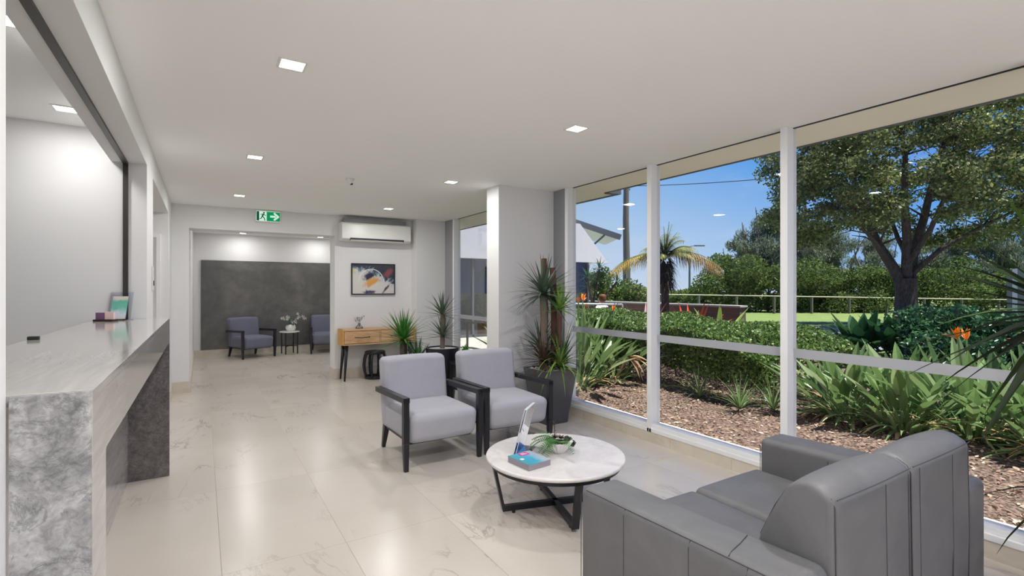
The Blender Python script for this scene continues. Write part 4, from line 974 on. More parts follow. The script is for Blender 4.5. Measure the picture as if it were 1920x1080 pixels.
#OUTSIDE
# ================================================================ outside: ground
def grid(name, x0, x1, y0, y1, nx, ny, fz, m):
    xs, ys = np.linspace(x0, x1, nx), np.linspace(y0, y1, ny); X, Y = np.meshgrid(xs, ys, indexing='ij'); Z = fz(X, Y)
    V = np.stack([X, Y, Z], -1).reshape(-1, 3); I = np.arange(nx * ny).reshape(nx, ny)
    F = np.stack([I[:-1, :-1], I[1:, :-1], I[1:, 1:], I[:-1, 1:]], -1).reshape(-1, 4)
    o = npmesh(name, V, F, m); o.data.polygons.foreach_set('use_smooth', [True] * len(F)); return o
def gz(X, Y): return -0.03 + 0.035 * np.sin(X * 2.1 + 0.6 * Y) * np.sin(Y * 1.7) + 0.015 * np.sin(X * 7.3) * np.sin(Y * 6.1)
tag(grid('mulch_bed', 3.62, 12.6, -9, 12.0, 160, 360, gz, M_mulch), 'brown bark mulch garden bed just outside the tall windows', 'garden bed', kind='stuff')
n = 10000
P = np.stack([3.66 + 3.4 * rng.uniform(0, 1, n) ** 1.1, rng.uniform(-2.2, 7.0, n), np.zeros(n)], -1); P[:, 2] = gz(P[:, 0], P[:, 1]) + 0.008
V, F = leafcloud(P, 0.05, 0.5, upbias=0); V[:, 2] = (V[:, 2] - np.repeat(P[:, 2], 4)) * 0.45 + np.repeat(P[:, 2], 4) + 0.004
tag(npmesh('bark_chips', V, F, M_chip), 'loose pale bark chips scattered over the garden bed', 'bark chips', kind='stuff')
struct(MB().box(3.62, 3.99, -16, 4.7, -0.12, 0.045).build('bounce_strip', mat('pale_bounce_concrete', srgb(222, 218, 208), 0.85)), 'pale concrete strip added at the window foot to bounce light up')  # unseen strip, added to bounce sunlight onto soffit and ceiling
struct(MB().box(12.6, 13.4, -40, 60, -0.3, -0.03).build('verge', M_lawn), 'grass verge between garden and road')
struct(MB().box(13.4, 18.7, -60, 120, -0.3, -0.05).build('road', M_road), 'pale grey asphalt road beyond the hedge')
struct(MB().box(18.7, 18.85, -60, 120, -0.3, 0.02).build('kerb', M_conc), 'concrete kerb between road and lawn')
struct(MB().box(18.85, 140, -90, 160, -0.3, 0.0).build('lawn', M_lawn), 'mown green lawn beyond the road')
struct(MB().box(3.62, 12.6, 12.0, 60, -0.3, -0.02).build('far_ground', M_lawn), 'ground beside the neighbouring wing')

# neighbouring wing
t = thing('building_wing', 'white rendered wing with sloped end and dark glazing, left of the garden', 'building', (3.78, 12.0, 0))
def loc(m): m.v = [(x - 3.78, y - 12.0, z) for x, y, z in m.v]; return m
loc(MB().prism([(3.78, 2.22), (11.04, 2.22), (9.88, 3.4), (3.78, 3.4)], 11.93, 12.4, 'y')).build('parapet_wall', M_render, t)
loc(MB().box(3.78, 10.3, 12.05, 12.1, 0.1, 2.22)).build('glazing', M_darkglass, t)
m = MB()
for x in (3.8, 6.2, 8.2, 10.25): m.box(x, x + 0.05, 12.0, 12.05, 0.1, 2.22)
m.box(3.8, 10.3, 12.0, 12.05, 0.1, 0.16); loc(m).build('glazing_frame', M_roof, t)
loc(MB().box(3.78, 10.5, 9.6, 12.0, -0.05, 0.09)).build('porch_floor', M_conc, t)
loc(MB().box(3.78, 10.3, 12.12, 18, -0.05, 2.2)).build('rear_volume', M_render, t)
fw_ = Vector((0.5278, 0.8494, 0))
t = thing('canopy_roof', 'upturned roof canopy with dark edge and white underside behind the white wing', 'roof', (15.0, 15.0, 0))
a = Vector((12.42, 14.98, 3.9)); b_ = Vector((13.74, 14.16, 3.38)); dirn = (b_ - a)
a = a - dirn * 0.3
o3 = Vector((15, 15, 0))
MB().bar(a - o3, b_ - o3, 0.16, 0.2).build('roof_edge', M_roof, t)
c_ = fw_ * 3.2
q = [a - o3 + Vector((0, 0, -0.02)), b_ - o3 + Vector((0, 0, -0.02)), b_ - o3 + c_ + Vector((0, 0, -0.02)), a - o3 + c_ + Vector((0, 0, -0.02))]
q2 = [p + Vector((0, 0, 0.12)) for p in q]
MB().add(q + q2, [(0, 1, 2, 3), (7, 6, 5, 4), (0, 4, 5, 1), (1, 5, 6, 2), (2, 6, 7, 3), (3, 7, 4, 0)]).build('underside', M_render, t)
MB().bar(b_ - o3 + Vector((-0.45, 0.4, 0.1)), b_ - o3 + Vector((-1.0, 0.9, -0.55)), 0.07, 0.07).build('brace', M_roof, t)
for s in (0.1, 1.6):
    MB().box(a.x - 15 + s - 0.06, a.x - 15 + s + 0.06, a.y - 15 + 1.2, a.y - 15 + 1.32, 0, 3.7).build('post', M_render, t)
t = thing('handrail', 'dark metal handrail outside the narrow window left of the pier', 'railing', (3.98, 8.0, 0))
MB().box(-0.02, 0.02, -2.6, 3.2, 0.8, 0.84).build('top_rail', M_track, t)
for y in (-2.5, -1.3, -0.1, 1.1, 2.3): MB().box(-0.015, 0.015, y - 0.015, y + 0.015, 0, 0.8).build('post', M_track, t)
# hedge
t = thing('hedge', 'clipped small leaved green hedge along the garden beyond the windows', 'hedge', (6.9, 6.3, 0))
def hedge(n, x0, x1, y0, y1, z1):
    P = np.stack([rng.uniform(x0, x1, n), rng.uniform(y0, y1, n), rng.uniform(0.08, 1, n) ** 0.55 * z1], -1)
    k_ = rng.integers(0, 3, n); mfront = k_ == 0; P[mfront, 0] = x0 + np.abs(rng.normal(0, 0.12, mfront.sum()))
    mt = k_ == 1; P[mt, 2] = z1 - np.abs(rng.normal(0, 0.06, mt.sum()))
    P[:, 2] *= 0.84 + 0.16 * np.clip((P[:, 1] - 3.5) / 4, 0, 1); P[:, 2] *= 1 + 0.06 * np.sin(P[:, 1] * 3.1) * np.sin(P[:, 0] * 2.3 + 1); P[:, 0] += 0.16 * np.sin(P[:, 1] * 2.7) * (P[:, 0] < x0 + 0.6) + 0.1 * np.sin(P[:, 2] * 6)
    end = P[:, 1] < y0 + 0.4; P[end, 2] *= 0.75 + 0.25 * (P[end, 1] - y0) / 0.4
    P[:, 2] = np.maximum(P[:, 2], 0.02)
    return P - np.array([6.9, 6.3, 0])
V, F = leafcloud(hedge(70000, 5.75, 8.3, 3.5, 10.0, 0.93), 0.062, 0.55, upbias=0.8); npmesh('foliage', V, F, M_hedge, t)
m = MB()
for i in range(90):
    x, y = rng.uniform(-1.0, 1.2), rng.uniform(-2.6, 3.5); h_ = rng.uniform(0.5, 0.85)
    m.tube([(x, y, -0.03), (x + rng.normal() * 0.06, y + rng.normal() * 0.06, h_ * 0.5), (x + rng.normal() * 0.18, y + rng.normal() * 0.18, h_)], [0.016, 0.011, 0.005], 5)
m.build('stems', M_trunkgrey, t)
# strelitzia clumps
def make_strel(name, label, loc, n, h_, flowers, group):
    t = thing(name, label, 'flowering plant', loc, 0, group)
    m = MB(); dd = MB(); low = MB()
    for i in range(n):
        a = i * 2.4 + rng.uniform(-0.4, 0.4); el = R(rng.uniform(38, 82)); r_ = rng.uniform(0.02, 0.2)
        d = Vector((math.cos(a) * math.cos(el), math.sin(a) * math.cos(el), math.sin(el)))
        m.blade((r_ * math.cos(a), r_ * math.sin(a), -0.03), d, h_ * rng.uniform(0.7, 1.15), rng.uniform(0.065, 0.115), rng.uniform(0.1, 0.8), 9, fold=0.55, shape='paddle')
    for i in range(int(n * 1.8)):
        a = rng.uniform(0, 6.28); el = R(rng.uniform(10, 70)); r_ = rng.uniform(0.05, 0.3); 
        low.blade((r_ * math.cos(a), r_ * math.sin(a), 0.0), (math.cos(a) * math.cos(el), math.sin(a) * math.cos(el), math.sin(el)), rng.uniform(0.3, 0.55), 0.05, 0.8, 5, fold=0.4)
    for i in range(n // 2):
        a = rng.uniform(0, 6.28); el = R(rng.uniform(5, 50)); dd.blade((0.15 * math.cos(a), 0.15 * math.sin(a), 0.02), (math.cos(a) * math.cos(el), math.sin(a) * math.cos(el), math.sin(el)), rng.uniform(0.3, 0.65), 0.05, 1.3, 6, fold=0.6)
    m.build('leaves', M_strel, t); low.build('low_shoots', M_strel, t); dd.build('dead_leaves', M_dead, t)
    if flowers:
        for q in range(flowers):
            fl = MB(); a = q * 2.2 + 0.5; p = Vector((0.14 * math.cos(a), 0.14 * math.sin(a), h_ * 0.98 + q * 0.03))
            for k_ in range(5): fl.blade(p, (0.35 * math.cos(a) + 0.25 * math.cos(k_ * 1.3), 0.35 * math.sin(a) + 0.25 * math.sin(k_ * 1.3), 0.9), 0.13, 0.035, 0.1, 3, shape='leaf')
            fo = fl.build('flower', M_orange, t)
            MB().blade(p - Vector((0, 0, 0.01)), (math.cos(a), math.sin(a), 0.45), 0.19, 0.04, 0.2, 3, fold=1.0, shape='leaf').build('bract', M_pinkb, fo)
            MB().tube([(0, 0, 0), p], 0.009, 5).build('flower_stalk', M_strel, fo)
    return t
G = 'bird of paradise clumps in the garden bed'
s0 = make_strel('strelitzia', 'bird of paradise clump with two orange flowers, right window above the sofa back', (6.3, 1.75, 0), 50, 0.92, 2, G)
s1 = make_strel('strelitzia', 'flowerless bird of paradise clump next to the mullion right of the hedge end', (6.1, 2.75, 0), 50, 0.82, 0, G)
s2 = make_strel('strelitzia', 'tall bird of paradise clump in the left window nearest the planter, one orange flower', (4.75, 5.75, 0), 44, 1.25, 1, G)
for i, (src, x, y, sc, lab) in enumerate([
    (s1, 6.05, 2.2, 0.95, 'low bird of paradise clump directly left of the flowering clump'),
    (s1, 6.75, 2.45, 1.0, 'bird of paradise clump in the second row behind the mulch, right window'),
    (s1, 6.15, 1.15, 0.92, 'bird of paradise clump just right of the orange flowers'),
    (s0, 6.85, 1.35, 0.95, 'flowering bird of paradise clump in the second row, further right'),
    (s1, 6.35, 0.62, 1.0, 'bird of paradise clump above the sofa right corner'),
    (s1, 7.1, 0.7, 1.0, 'rear bird of paradise clump behind the dark indoor yucca tips'),
    (s0, 6.6, 0.0, 0.98, 'bird of paradise clump at the right edge with a small orange flower'),
    (s1, 7.4, 1.9, 0.95, 'rearmost bird of paradise clump beneath the big tree'),
    (s1, 6.7, 3.15, 0.7, 'bird of paradise clump touching the end of the hedge'),
    (s1, 6.2, -0.5, 1.0, 'bird of paradise clump past the right edge of the view'),
    (s2, 5.3, 6.4, 0.95, 'tall bird of paradise clump second from the left pier, left window'),
    (s2, 5.55, 5.9, 0.85, 'shorter bird of paradise clump in front of the hedge, left window'),
    (s2, 4.6, 6.6, 1.05, 'rear tall bird of paradise clump beside the dark glazing'),
    (s2, 6.1, 7.0, 0.85, 'bird of paradise clump growing into the hedge, left window')]):
    dup(src, (x, y, 0), rng.uniform(0, 6.28), lab, G, sc)
for i, (x, y, lab) in enumerate([(5.45, 4.2, 'strappy green tuft at the foot of the hedge, left part of middle window'), (5.35, 3.55, 'strappy light green tuft at the hedge foot beside the mullion'), (5.6, 3.3, 'strappy tuft at the end of the hedge behind the mullion')]):
    t = thing('strappy_tuft', lab, 'plant', (x, y, 0), 0, 'strappy tufts below the hedge'); m = MB(); rosette(m, (0, 0, 0), 34, 0.5, 0.02, 0.9, 0.6, 1.5); m.build('leaves', M_strel, t)
t = thing('fallen_frond', 'pale dry folded frond caught low in the hedge, left window', 'dead frond', (5.35, 5.35, 0.28)); m = MB()
for i in range(7): m.blade((0, 0, 0.12), (0.25 * math.cos(i), -0.8, 0.25 - i * 0.14), 0.42, 0.07, 0.9, 6, fold=0.7)
m.build('leaf_blades', M_dead, t); MB().tube([(0, 0.3, -0.28), (0, 0, 0.12)], 0.012, 6).build('stalk', M_dead, t)
# dark broad-leaved shrubs beneath the tree
def bigshrub(label, loc, n, L, w, mt, name='philodendron'):
    t = thing(name, label, 'shrub', loc, 0); m = MB()
    for i in range(n):
        a = i * 2.4; el = R(rng.uniform(20, 80)); m.blade((0.1 * math.cos(a), 0.1 * math.sin(a), 0.0), (math.cos(a) * math.cos(el), math.sin(a) * math.cos(el), math.sin(el)), L * rng.uniform(0.7, 1.1), w, 0.7, 8, fold=0.3, shape='paddle')
    m.build('leaves', mt, t); return t
bigshrub('large dark green broad leaved shrub left of the tree trunk', (11.1, 4.75, 0), 80, 1.0, 0.2, M_bigleaf)
bigshrub('dark green broad leaved shrub right of the tree trunk', (11.3, 4.25, 0), 80, 1.05, 0.2, M_bigleaf)
bigshrub('bright lime philodendron with splayed leaves in front of the brick wall', (9.55, 6.85, 0), 34, 1.2, 0.09, M_lime)
bigshrub('red orange bromeliad beside the palm trunk', (9.35, 7.4, 0.0), 40, 1.15, 0.07, M_red, 'bromeliad')
bigshrub('pink flowering shrub left of the palm trunk', (9.3, 8.75, 0.0), 40, 1.15, 0.06, mat('pink_petal', srgb(196, 140, 160), 0.6), 'flowering_shrub')
# palm
def frond(m, rm, base, az, el, L, leaf, droop, n=26, hang=0.7):
    p = Vector(base); d = Vector((math.cos(az) * math.cos(el), math.sin(az) * math.cos(el), math.sin(el))); pts = [p.copy()]
    for i in range(n):
        t_ = i / n; d = (d + Vector((0, 0, -droop / n))).normalized(); p = p + d * L / n; pts.append(p.copy()); sd = d.cross(Vector((0, 0, 1))).normalized()
        if i > 2:
            for sg in (-1, 1):
                ll = leaf * (0.5 + 0.5 * math.sin(PI * min(1, t_ + 0.15))) * rng.uniform(0.8, 1.15)
                m.blade(p, sd * sg * 0.8 + d * 0.6 + Vector((0, 0, -0.1 * hang)), ll, 0.02, hang * 1.6, 4, fold=0.2)
    rm.tube(pts, [0.016 * (1 - 0.8 * i / len(pts)) for i in range(len(pts))], 5)
t = thing('date_palm', 'small palm with dark shaggy skirt and drooping fronds in the middle window', 'palm', (9.46, 8.25, 0), R(-31.86))
MB().tube([(0, 0, -0.03), (0.02, 0, 0.6), (0, 0, 1.3), (0, 0, 2.0)], [0.11, 0.095, 0.09, 0.12], 12).build('trunk', M_bark, t)
m = MB()
for i in range(420):
    a = rng.uniform(0, 6.28); z_ = rng.uniform(1.5, 2.15); el = rng.uniform(-1.0, 0.2)
    m.blade((0.12 * math.cos(a), 0.12 * math.sin(a), z_), (math.cos(a) * math.cos(el), math.sin(a) * math.cos(el), math.sin(el)), rng.uniform(0.2, 0.42), 0.03, 1.3, 4)
m.build('leaf_base_skirt', mat('dark_palm_fibre', srgb(58, 54, 46), 0.9), t)
m, rm = MB(), MB()
for i in range(30):
    az = i * 2.4; frond(m, rm, (0, 0, 2.1), az, rng.uniform(0.7, 1.5), rng.uniform(0.6, 0.95), 0.28, rng.uniform(1.0, 2.2))
m.build('fronds', M_palm, t); rm.build('midribs', M_palm, t)
m, rm = MB(), MB(); 
for dz, az in ((0.0, -0.2), (0.06, 0.25), (-0.02, 0.0), (0.0, 0.1)): frond(m, rm, (0, 0, 2.2 + dz), az, 0.42, 1.42, 0.5, 1.35, n=22, hang=1.6)
m.build('browning_frond', M_palmbrown, t); rm.build('frond_midrib', M_palm, t)
m, rm = MB(), MB()
for az in (PI - 0.15, PI + 0.1, PI + 0.3): frond(m, rm, (0, 0, 2.15), az, 0.42, 1.4, 0.46, 1.35, n=22, hang=1.5)
m.build('yellowing_frond', M_palmyellow, t); rm.build('frond_midrib', M_palm, t)
MB().tube([(-0.03, 0, 2.2), (-0.2, 0, 2.85)], [0.014, 0.004], 6).tube([(0.02, 0, 2.2), (0.1, 0, 3.02)], [0.014, 0.004], 6).build('upright_spears', mat('dark_spear', srgb(70, 78, 70), 0.7), t)
# big tree
def branch(m, pts, r0, r1, n=8): m.tube(pts, [r0 + (r1 - r0) * i / (len(pts) - 1) for i in range(len(pts))], n)
t = thing('shade_tree', 'large spreading tree with dark forked trunk in the right window', 'tree', (20.39, 7.35, 0), R(-31.86))
base = Vector((0, 0, 0))
m = MB(); m.tube([(0.0, 0, -0.1), (0.0, 0, 0.5), (0.0, 0, 1.3), (-0.02, 0, 1.75)], [0.44, 0.34, 0.31, 0.33], 14); m.build('trunk', M_bark, t)
limbs = [([(-0.1, 0, 1.45), (-0.35, 0.1, 2.1), (-0.71, 0.3, 2.9), (-1.07, 0.5, 4.0), (-1.35, 0.6, 5.2), (-1.8, 0.5, 6.6)], 0.2, 0.05),
         ([(-0.45, 0.1, 2.2), (-1.1, -0.3, 2.7), (-1.9, -0.8, 3.2), (-3.0, -1.1, 3.9)], 0.09, 0.03),
         ([(0, 0, 1.5), (-0.12, -0.2, 3.0), (-0.45, -0.5, 4.3), (-0.5, -0.6, 5.8), (-0.7, -0.5, 7.4)], 0.17, 0.04),
         ([(0.08, 0, 1.5), (0.38, 0.2, 2.5), (0.95, 0.4, 3.9), (1.2, 0.3, 5.3), (1.65, 0.2, 7.0)], 0.2, 0.05),
         ([(0.2, 0, 1.9), (0.75, -0.5, 2.7), (1.65, -1.0, 3.4), (2.9, -1.3, 4.1)], 0.1, 0.03),
         ([(0.3, 0.1, 2.2), (0.5, 1.0, 3.2), (0.8, 1.9, 4.4), (0.7, 2.4, 5.8)], 0.1, 0.03),
         ([(-0.1, 0, 2.0), (0.15, -0.8, 3.3), (0.25, -1.4, 4.6), (0.1, -1.8, 6.0)], 0.1, 0.03),
         ([(-1.07, 0.5, 4.0), (-1.8, 0.7, 4.6), (-2.8, 0.6, 5.4), (-3.4, 0.4, 6.0)], 0.09, 0.03),
         ([(1.2, 0.3, 5.0), (2.0, 0.6, 5.7), (2.7, 0.4, 6.6)], 0.09, 0.03)]
for pts, r0, r1 in limbs:
    lm = MB(); branch(lm, pts, r0, r1); 
    for p in pts[2:]:
        for q in range(4):
            a = rng.uniform(0, 6.28); L = rng.uniform(0.7, 1.5); e = Vector(p) + Vector((math.cos(a) * L, math.sin(a) * L, rng.uniform(-0.1, 0.8) * L)); mid = (Vector(p) + e) / 2 + Vector((0, 0, 0.12))
            branch(lm, [p, mid, e], r1 * 0.9, 0.008, 5)
            for w in range(2):
                e2 = e + Vector(rng.normal(size=3) * 0.4); branch(lm, [mid, (mid + e2) / 2, e2], 0.012, 0.005, 4)
    lm.build('limb', M_bark, t)
C_ = []
while len(C_) < 300:
    u, v, w = rng.uniform(-4.7, 4.9), rng.uniform(-3.2, 3.2), rng.uniform(3.0, 8.9)
    if (u / 4.8) ** 2 + (v / 3.3) ** 2 + ((w - 5.4) / 3.4) ** 2 > 1: continue
    if u > 2.9 and w > 5.9: continue
    if (u / 3.2) ** 2 + (v / 2.2) ** 2 + ((w - 4.3) / 2.2) ** 2 < 1 and rng.uniform() < 0.88: continue
    if abs(u) < 1.2 and w < 3.6: continue
    C_.append((u, v, w))
P = np.vstack([blob(330, c, (rng.uniform(0.4, 0.75), rng.uniform(0.4, 0.75), rng.uniform(0.25, 0.45)), 0.1) for c in C_])
V, F = leafcloud(P, 0.115, 0.6); npmesh('foliage', V, F, M_tree, t)
# trees beyond the fence
def casuarina(label, px_r, d_, hgt, wid, dens=15000):
    x = 0.8494 * px_r + 0.5278 * d_; y = -0.5278 * px_r + 0.8494 * d_
    t = thing('casuarina_tree', label, 'tree', (x, y, 0), rng.uniform(0, 6), 'grey-green trees beyond the fence')
    m = MB(); ends = []
    for k_ in range(4):
        a = k_ * 1.7 + rng.uniform(0, 1); pts = [(0, 0, 0 if k_ == 0 else hgt * 0.12), (0.12 * wid * math.cos(a), 0.12 * wid * math.sin(a), hgt * 0.35), (0.3 * wid * math.cos(a), 0.3 * wid * math.sin(a), hgt * 0.7), (0.34 * wid * math.cos(a), 0.34 * wid * math.sin(a), hgt * 0.93)]
        branch(m, pts, 0.13 if k_ == 0 else 0.08, 0.02, 6)
    m.build('trunk', M_trunkgrey, t)
    P = []
    for k_ in range(26):
        a = rng.uniform(0, 6.28); r_ = rng.uniform(0, 0.5) * wid; z_ = hgt * rng.uniform(0.16, 0.95); sc = 1 - 0.45 * abs(z_ / hgt - 0.55)
        P.append(blob(dens // 26, (r_ * math.cos(a) * sc, r_ * math.sin(a) * sc, z_), (0.17 * wid, 0.17 * wid, 0.10 * hgt), 0.0))
    V, F = leafcloud(np.vstack(P), 0.3, 0.16, hang=(0, 0, -0.6)); npmesh('foliage', V, F, M_cas, t)
ls = [(1385, 35, 4.6, 3.4, 'grey-green tree furthest left beyond the fence, lowest of the row'), (1425, 36, 6.6, 4.0, 'grey-green tree beyond the fence just left of the second mullion'), (1462, 34, 7.6, 4.4, 'tallest grey-green tree hidden partly by the second mullion'),
      (1515, 36, 6.3, 4.2, 'grey-green tree beyond the fence at the left of the right window'), (1570, 38, 6.0, 4.4, 'grey-green tree beyond the fence left of the big trunk'), (1640, 40, 5.6, 4.4, 'grey-green tree directly left behind the big trunk'),
      (1740, 38, 5.8, 4.2, 'grey-green tree directly right behind the big trunk'), (1800, 37, 5.8, 4.0, 'grey-green tree beyond the fence second right of the big trunk'), (1862, 36, 6.0, 4.0, 'pale grey-green tree beyond the fence near the right edge'), (1935, 36, 6.6, 4.4, 'grey-green tree at the extreme right beyond the fence')]
for px, d_, h_, w_, lab in ls: casuarina(lab, (px - 960) / 935 * d_, d_, h_, w_)
def scrub(label, px, d_, r_, h_, n=7500, mt=None, sz=0.17):
    u = (px - 960) / 935 * d_; x = 0.8494 * u + 0.5278 * d_; y = -0.5278 * u + 0.8494 * d_
    t = thing('bush', label, 'bush', (x, y, 0), 0, 'bushes beyond the road')
    P = np.vstack([blob(n // 9, (rng.uniform(-0.6, 0.6) * r_, rng.uniform(-0.6, 0.6) * r_, h_ * rng.uniform(0.05, 1.0)), (0.42 * r_, 0.42 * r_, h_ * rng.uniform(0.12, 0.3)), 0.4) for _ in range(9)]); P[:, 2] = np.maximum(P[:, 2], 0.03)
    V, F = leafcloud(P, sz, 0.45, upbias=0.4); npmesh('foliage', V, F, mt or M_scrub, t)
    MB().tube([(0, 0, 0), (0.1, 0, h_ * 0.6)], [0.08, 0.03], 6).build('stem', M_bark, t)
for x_, y_, r_, h_, lab in [(11.3, 3.75, 0.85, 1.15, 'dark small leaved shrub right of the tree trunk, beyond the flowers'), (11.9, 3.0, 0.85, 1.1, 'dark shrub second right of the tree trunk beyond the flowers'), (11.2, 2.3, 0.85, 1.05, 'dark shrub behind the dark indoor yucca tips'), (12.0, 1.7, 0.9, 1.1, 'dark shrub at the far right edge beyond the flowers'), (10.2, 3.0, 0.7, 0.75, 'lower dark shrub between the flowers and the taller dark shrubs')]:
    t = thing('dark_shrub', lab, 'shrub', (x_, y_, 0), 0, 'dark shrubs right of the tree trunk')
    P = np.vstack([blob(900, (rng.uniform(-0.5, 0.5) * r_, rng.uniform(-0.5, 0.5) * r_, h_ * rng.uniform(0.3, 0.7)), (0.5 * r_, 0.5 * r_, h_ * 0.3), 0.3) for _ in range(9)]); P[:, 2] = np.maximum(P[:, 2], 0.03)
    V, F = leafcloud(P, 0.1, 0.5, upbias=0.4); npmesh('foliage', V, F, M_bigleaf, t); MB().tube([(0, 0, 0), (0.05, 0, h_ * 0.6)], [0.04, 0.02], 6).build('stem', M_bark, t)
for px, d_, r_, h_, lab in [(1218, 40, 2.4, 1.2, 'low green bush left of the palm trunk beyond the road'), (1268, 38, 2.4, 1.25, 'low green bush right of the palm trunk'), (1312, 36, 2.2, 1.6, 'green bush below the street light'), (1352, 30, 2.3, 2.1, 'rounded green bush at the foot of the leftmost tree'),
      (1392, 30, 2.2, 2.5, 'large green bush in front of the leftmost grey-green tree'), (1440, 30, 2.3, 2.4, 'dark bush behind the fence by the second mullion'), (1500, 30, 2.4, 2.2, 'bush behind the fence at left of the right window'), (1552, 30, 2.4, 2, 'bush behind the fence above the lawn strip'), (1610, 30, 2.4, 2.2, 'bush behind the fence left of the big trunk'),
      (1660, 30, 2.4, 2.1, 'bush just left behind the big trunk'), (1735, 30, 2.4, 2, 'bush just right behind the big trunk'), (1795, 30, 2.4, 2, 'bush behind the fence right of the trunk'), (1850, 30, 2.4, 2.1, 'bush behind the fence near the right edge'), (1910, 30, 2.4, 2.2, 'bush behind the pale cabinet at the right edge')]:
    scrub(lab, px, d_, r_, h_ * (rng.uniform(0.8, 1.1) if px < 1340 else rng.uniform(0.95, 1.5)))
for px, d_, r_, h_, lab in [(1100, 21, 1.3, 1.9, 'green shrub beside the dark glazing of the white wing'), (1150, 20, 1.3, 2.0, 'green shrub in the left window below the yellow frond'), (1192, 20, 1.4, 1.5, 'green shrub at the right of the left window'), (1125, 26, 2.0, 2.2, 'taller shrub behind in the left window')]:
    scrub(lab, px, d_, r_, h_, 2600, M_scrub, 0.16)
t = thing('pandanus', 'dark strappy plant silhouetted against the sky below the canopy roof', 'plant', (9.3, 10.9, 0)); m = MB()
for hx, hy, hz in ((0, 0, 1.7), (0.35, -0.1, 1.95), (0.2, 0.2, 1.4), (0.75, -0.4, 1.6)): rosette(m, (hx, hy, hz), 16, 0.5, 0.045, 0.9, -0.2, 1.4)
m.build('leaves', M_bigleaf, t); MB().tube([(0.2, 0, 0), (0.2, 0, 0.9), (0, 0, 1.7)], 0.04, 7).tube([(0.2, 0, 0.9), (0.35, -0.1, 1.95)], 0.035, 7).tube([(0.2, 0, 0.7), (0.75, -0.4, 1.6)], 0.03, 7).build('stems', M_bark, t)
# fence, low wall, pole, wires, street light
t = thing('rail_fence', 'thin pale rail fence running along the far side of the lawn', 'fence', (27.7, 10, 0))
fa, fb = Vector((20.18, 19.91, 1.09)) - Vector((27.7, 10, 0)), Vector((39.5, 8.2, 0.74)) - Vector((27.7, 10, 0)); fa -= (fb - fa) * 0.3
MB().tube([fa, fb], 0.03, 6).build('top_rail', mat('bleached_rail', srgb(206, 200, 184), 0.8), t)
for i in range(15):
    p = fa + (fb - fa) * i / 14; MB().box(p.x - 0.05, p.x + 0.05, p.y - 0.05, p.y + 0.05, 0, p.z - 0.02).build('post', M_pole, t)
t = thing('brick_wall', 'low brown brick garden wall with pale capping behind the hedge', 'garden wall', (10.96, 10.5, 0))
MB().box(-0.12, 0.12, -3.3, 3.3, 0.005, 0.96).build('brickwork', M_brick, t); MB().box(-0.15, 0.15, -3.33, 3.33, 0.96, 1.0).build('capping', M_conc, t)
t = thing('garden_rail', 'white pipe handrail behind the plants in the left window', 'railing', (8.6, 7.9, 0)); 
MB().tube([(-0.9, 2.4, 1.02), (0, 0.9, 1.02)], 0.025, 8).build('rail', M_alu, t)
for p in ((-0.9, 2.4), (0, 0.9)): MB().tube([(p[0], p[1], 0), (p[0], p[1], 1.02)], 0.02, 8).build('post', M_alu, t)
t = thing('utility_pole', 'tall weathered utility pole with crossarm in the left window', 'utility pole', (21.69, 21.84, 0))
MB().tube([(0, 0, 0), (0, 0, 3), (-0.06, 0, 5.5), (0.0, 0, 9)], [0.22, 0.2, 0.18, 0.15], 12).build('pole', M_pole, t)
MB().box(-0.75, 0.25, -0.05, 0.05, 7.32, 7.42).build('crossarm', M_pole, t)
for x in (-0.65, -0.4, 0.15): MB().lathe([(0.04, 7.42), (0.05, 7.47), (0.02, 7.53)], 10, (x, 0)).build('insulator', M_pole, t)
MB().box(-0.16, 0.16, -0.16, 0.16, 1.5, 2.6).build('cable_guard', M_greyplastic, t)
def wire(label, a, b, sag):
    a, b = Vector(a), Vector(b); m = MB(); m.tube([(a + (b - a) * i / 16 - Vector((0, 0, sag * 4 * (i / 16) * (1 - i / 16))) - a) for i in range(17)], 0.02, 5)
    tag(m.build('power_line', M_wire, loc=a), label, 'cable', 'overhead cables')
wire('upper overhead cable crossing the sky in the middle window', (21.7, 21.84, 7.55), (35.8, -0.3, 9.2), 0.9)
wire('overhead cable leaving the pole towards the left', (21.3, 21.84, 7.5), (8.0, 30, 8.2), 0.4)
wire('second overhead cable close below the first to the left of the pole', (21.04, 21.84, 7.45), (8.0, 30.5, 7.6), 0.4)
t = thing('street_light', 'slim distant street light with short arm behind the palm frond', 'street light', (49.82, 39.68, 0))
MB().tube([(0, 0, 0), (0, 0, 6.4)], [0.14, 0.09], 8).build('pole', M_roof, t); MB().bar((0, 0, 6.4), (0.5, -0.3, 6.5), 0.06, 0.06).build('arm', M_roof, t); MB().bar((0.5, -0.3, 6.5), (1.5, -0.95, 6.5), 0.35, 0.12).build('lamp_head', M_roof, t)
t = thing('service_cabinet', 'grey-green cabinet with pale post at the right edge beyond the garden', 'cabinet', (21.2, 4.5, 0), R(-31.86))
MB().box(-0.45, 1.6, -0.3, 0.3, 0, 1.98).build('body', mat('grey_green_paint', srgb(136, 146, 140), 0.6), t, bevel=0.02); MB().box(-0.52, -0.46, -0.05, 0.05, 0, 2.0).build('post', M_alu, t)
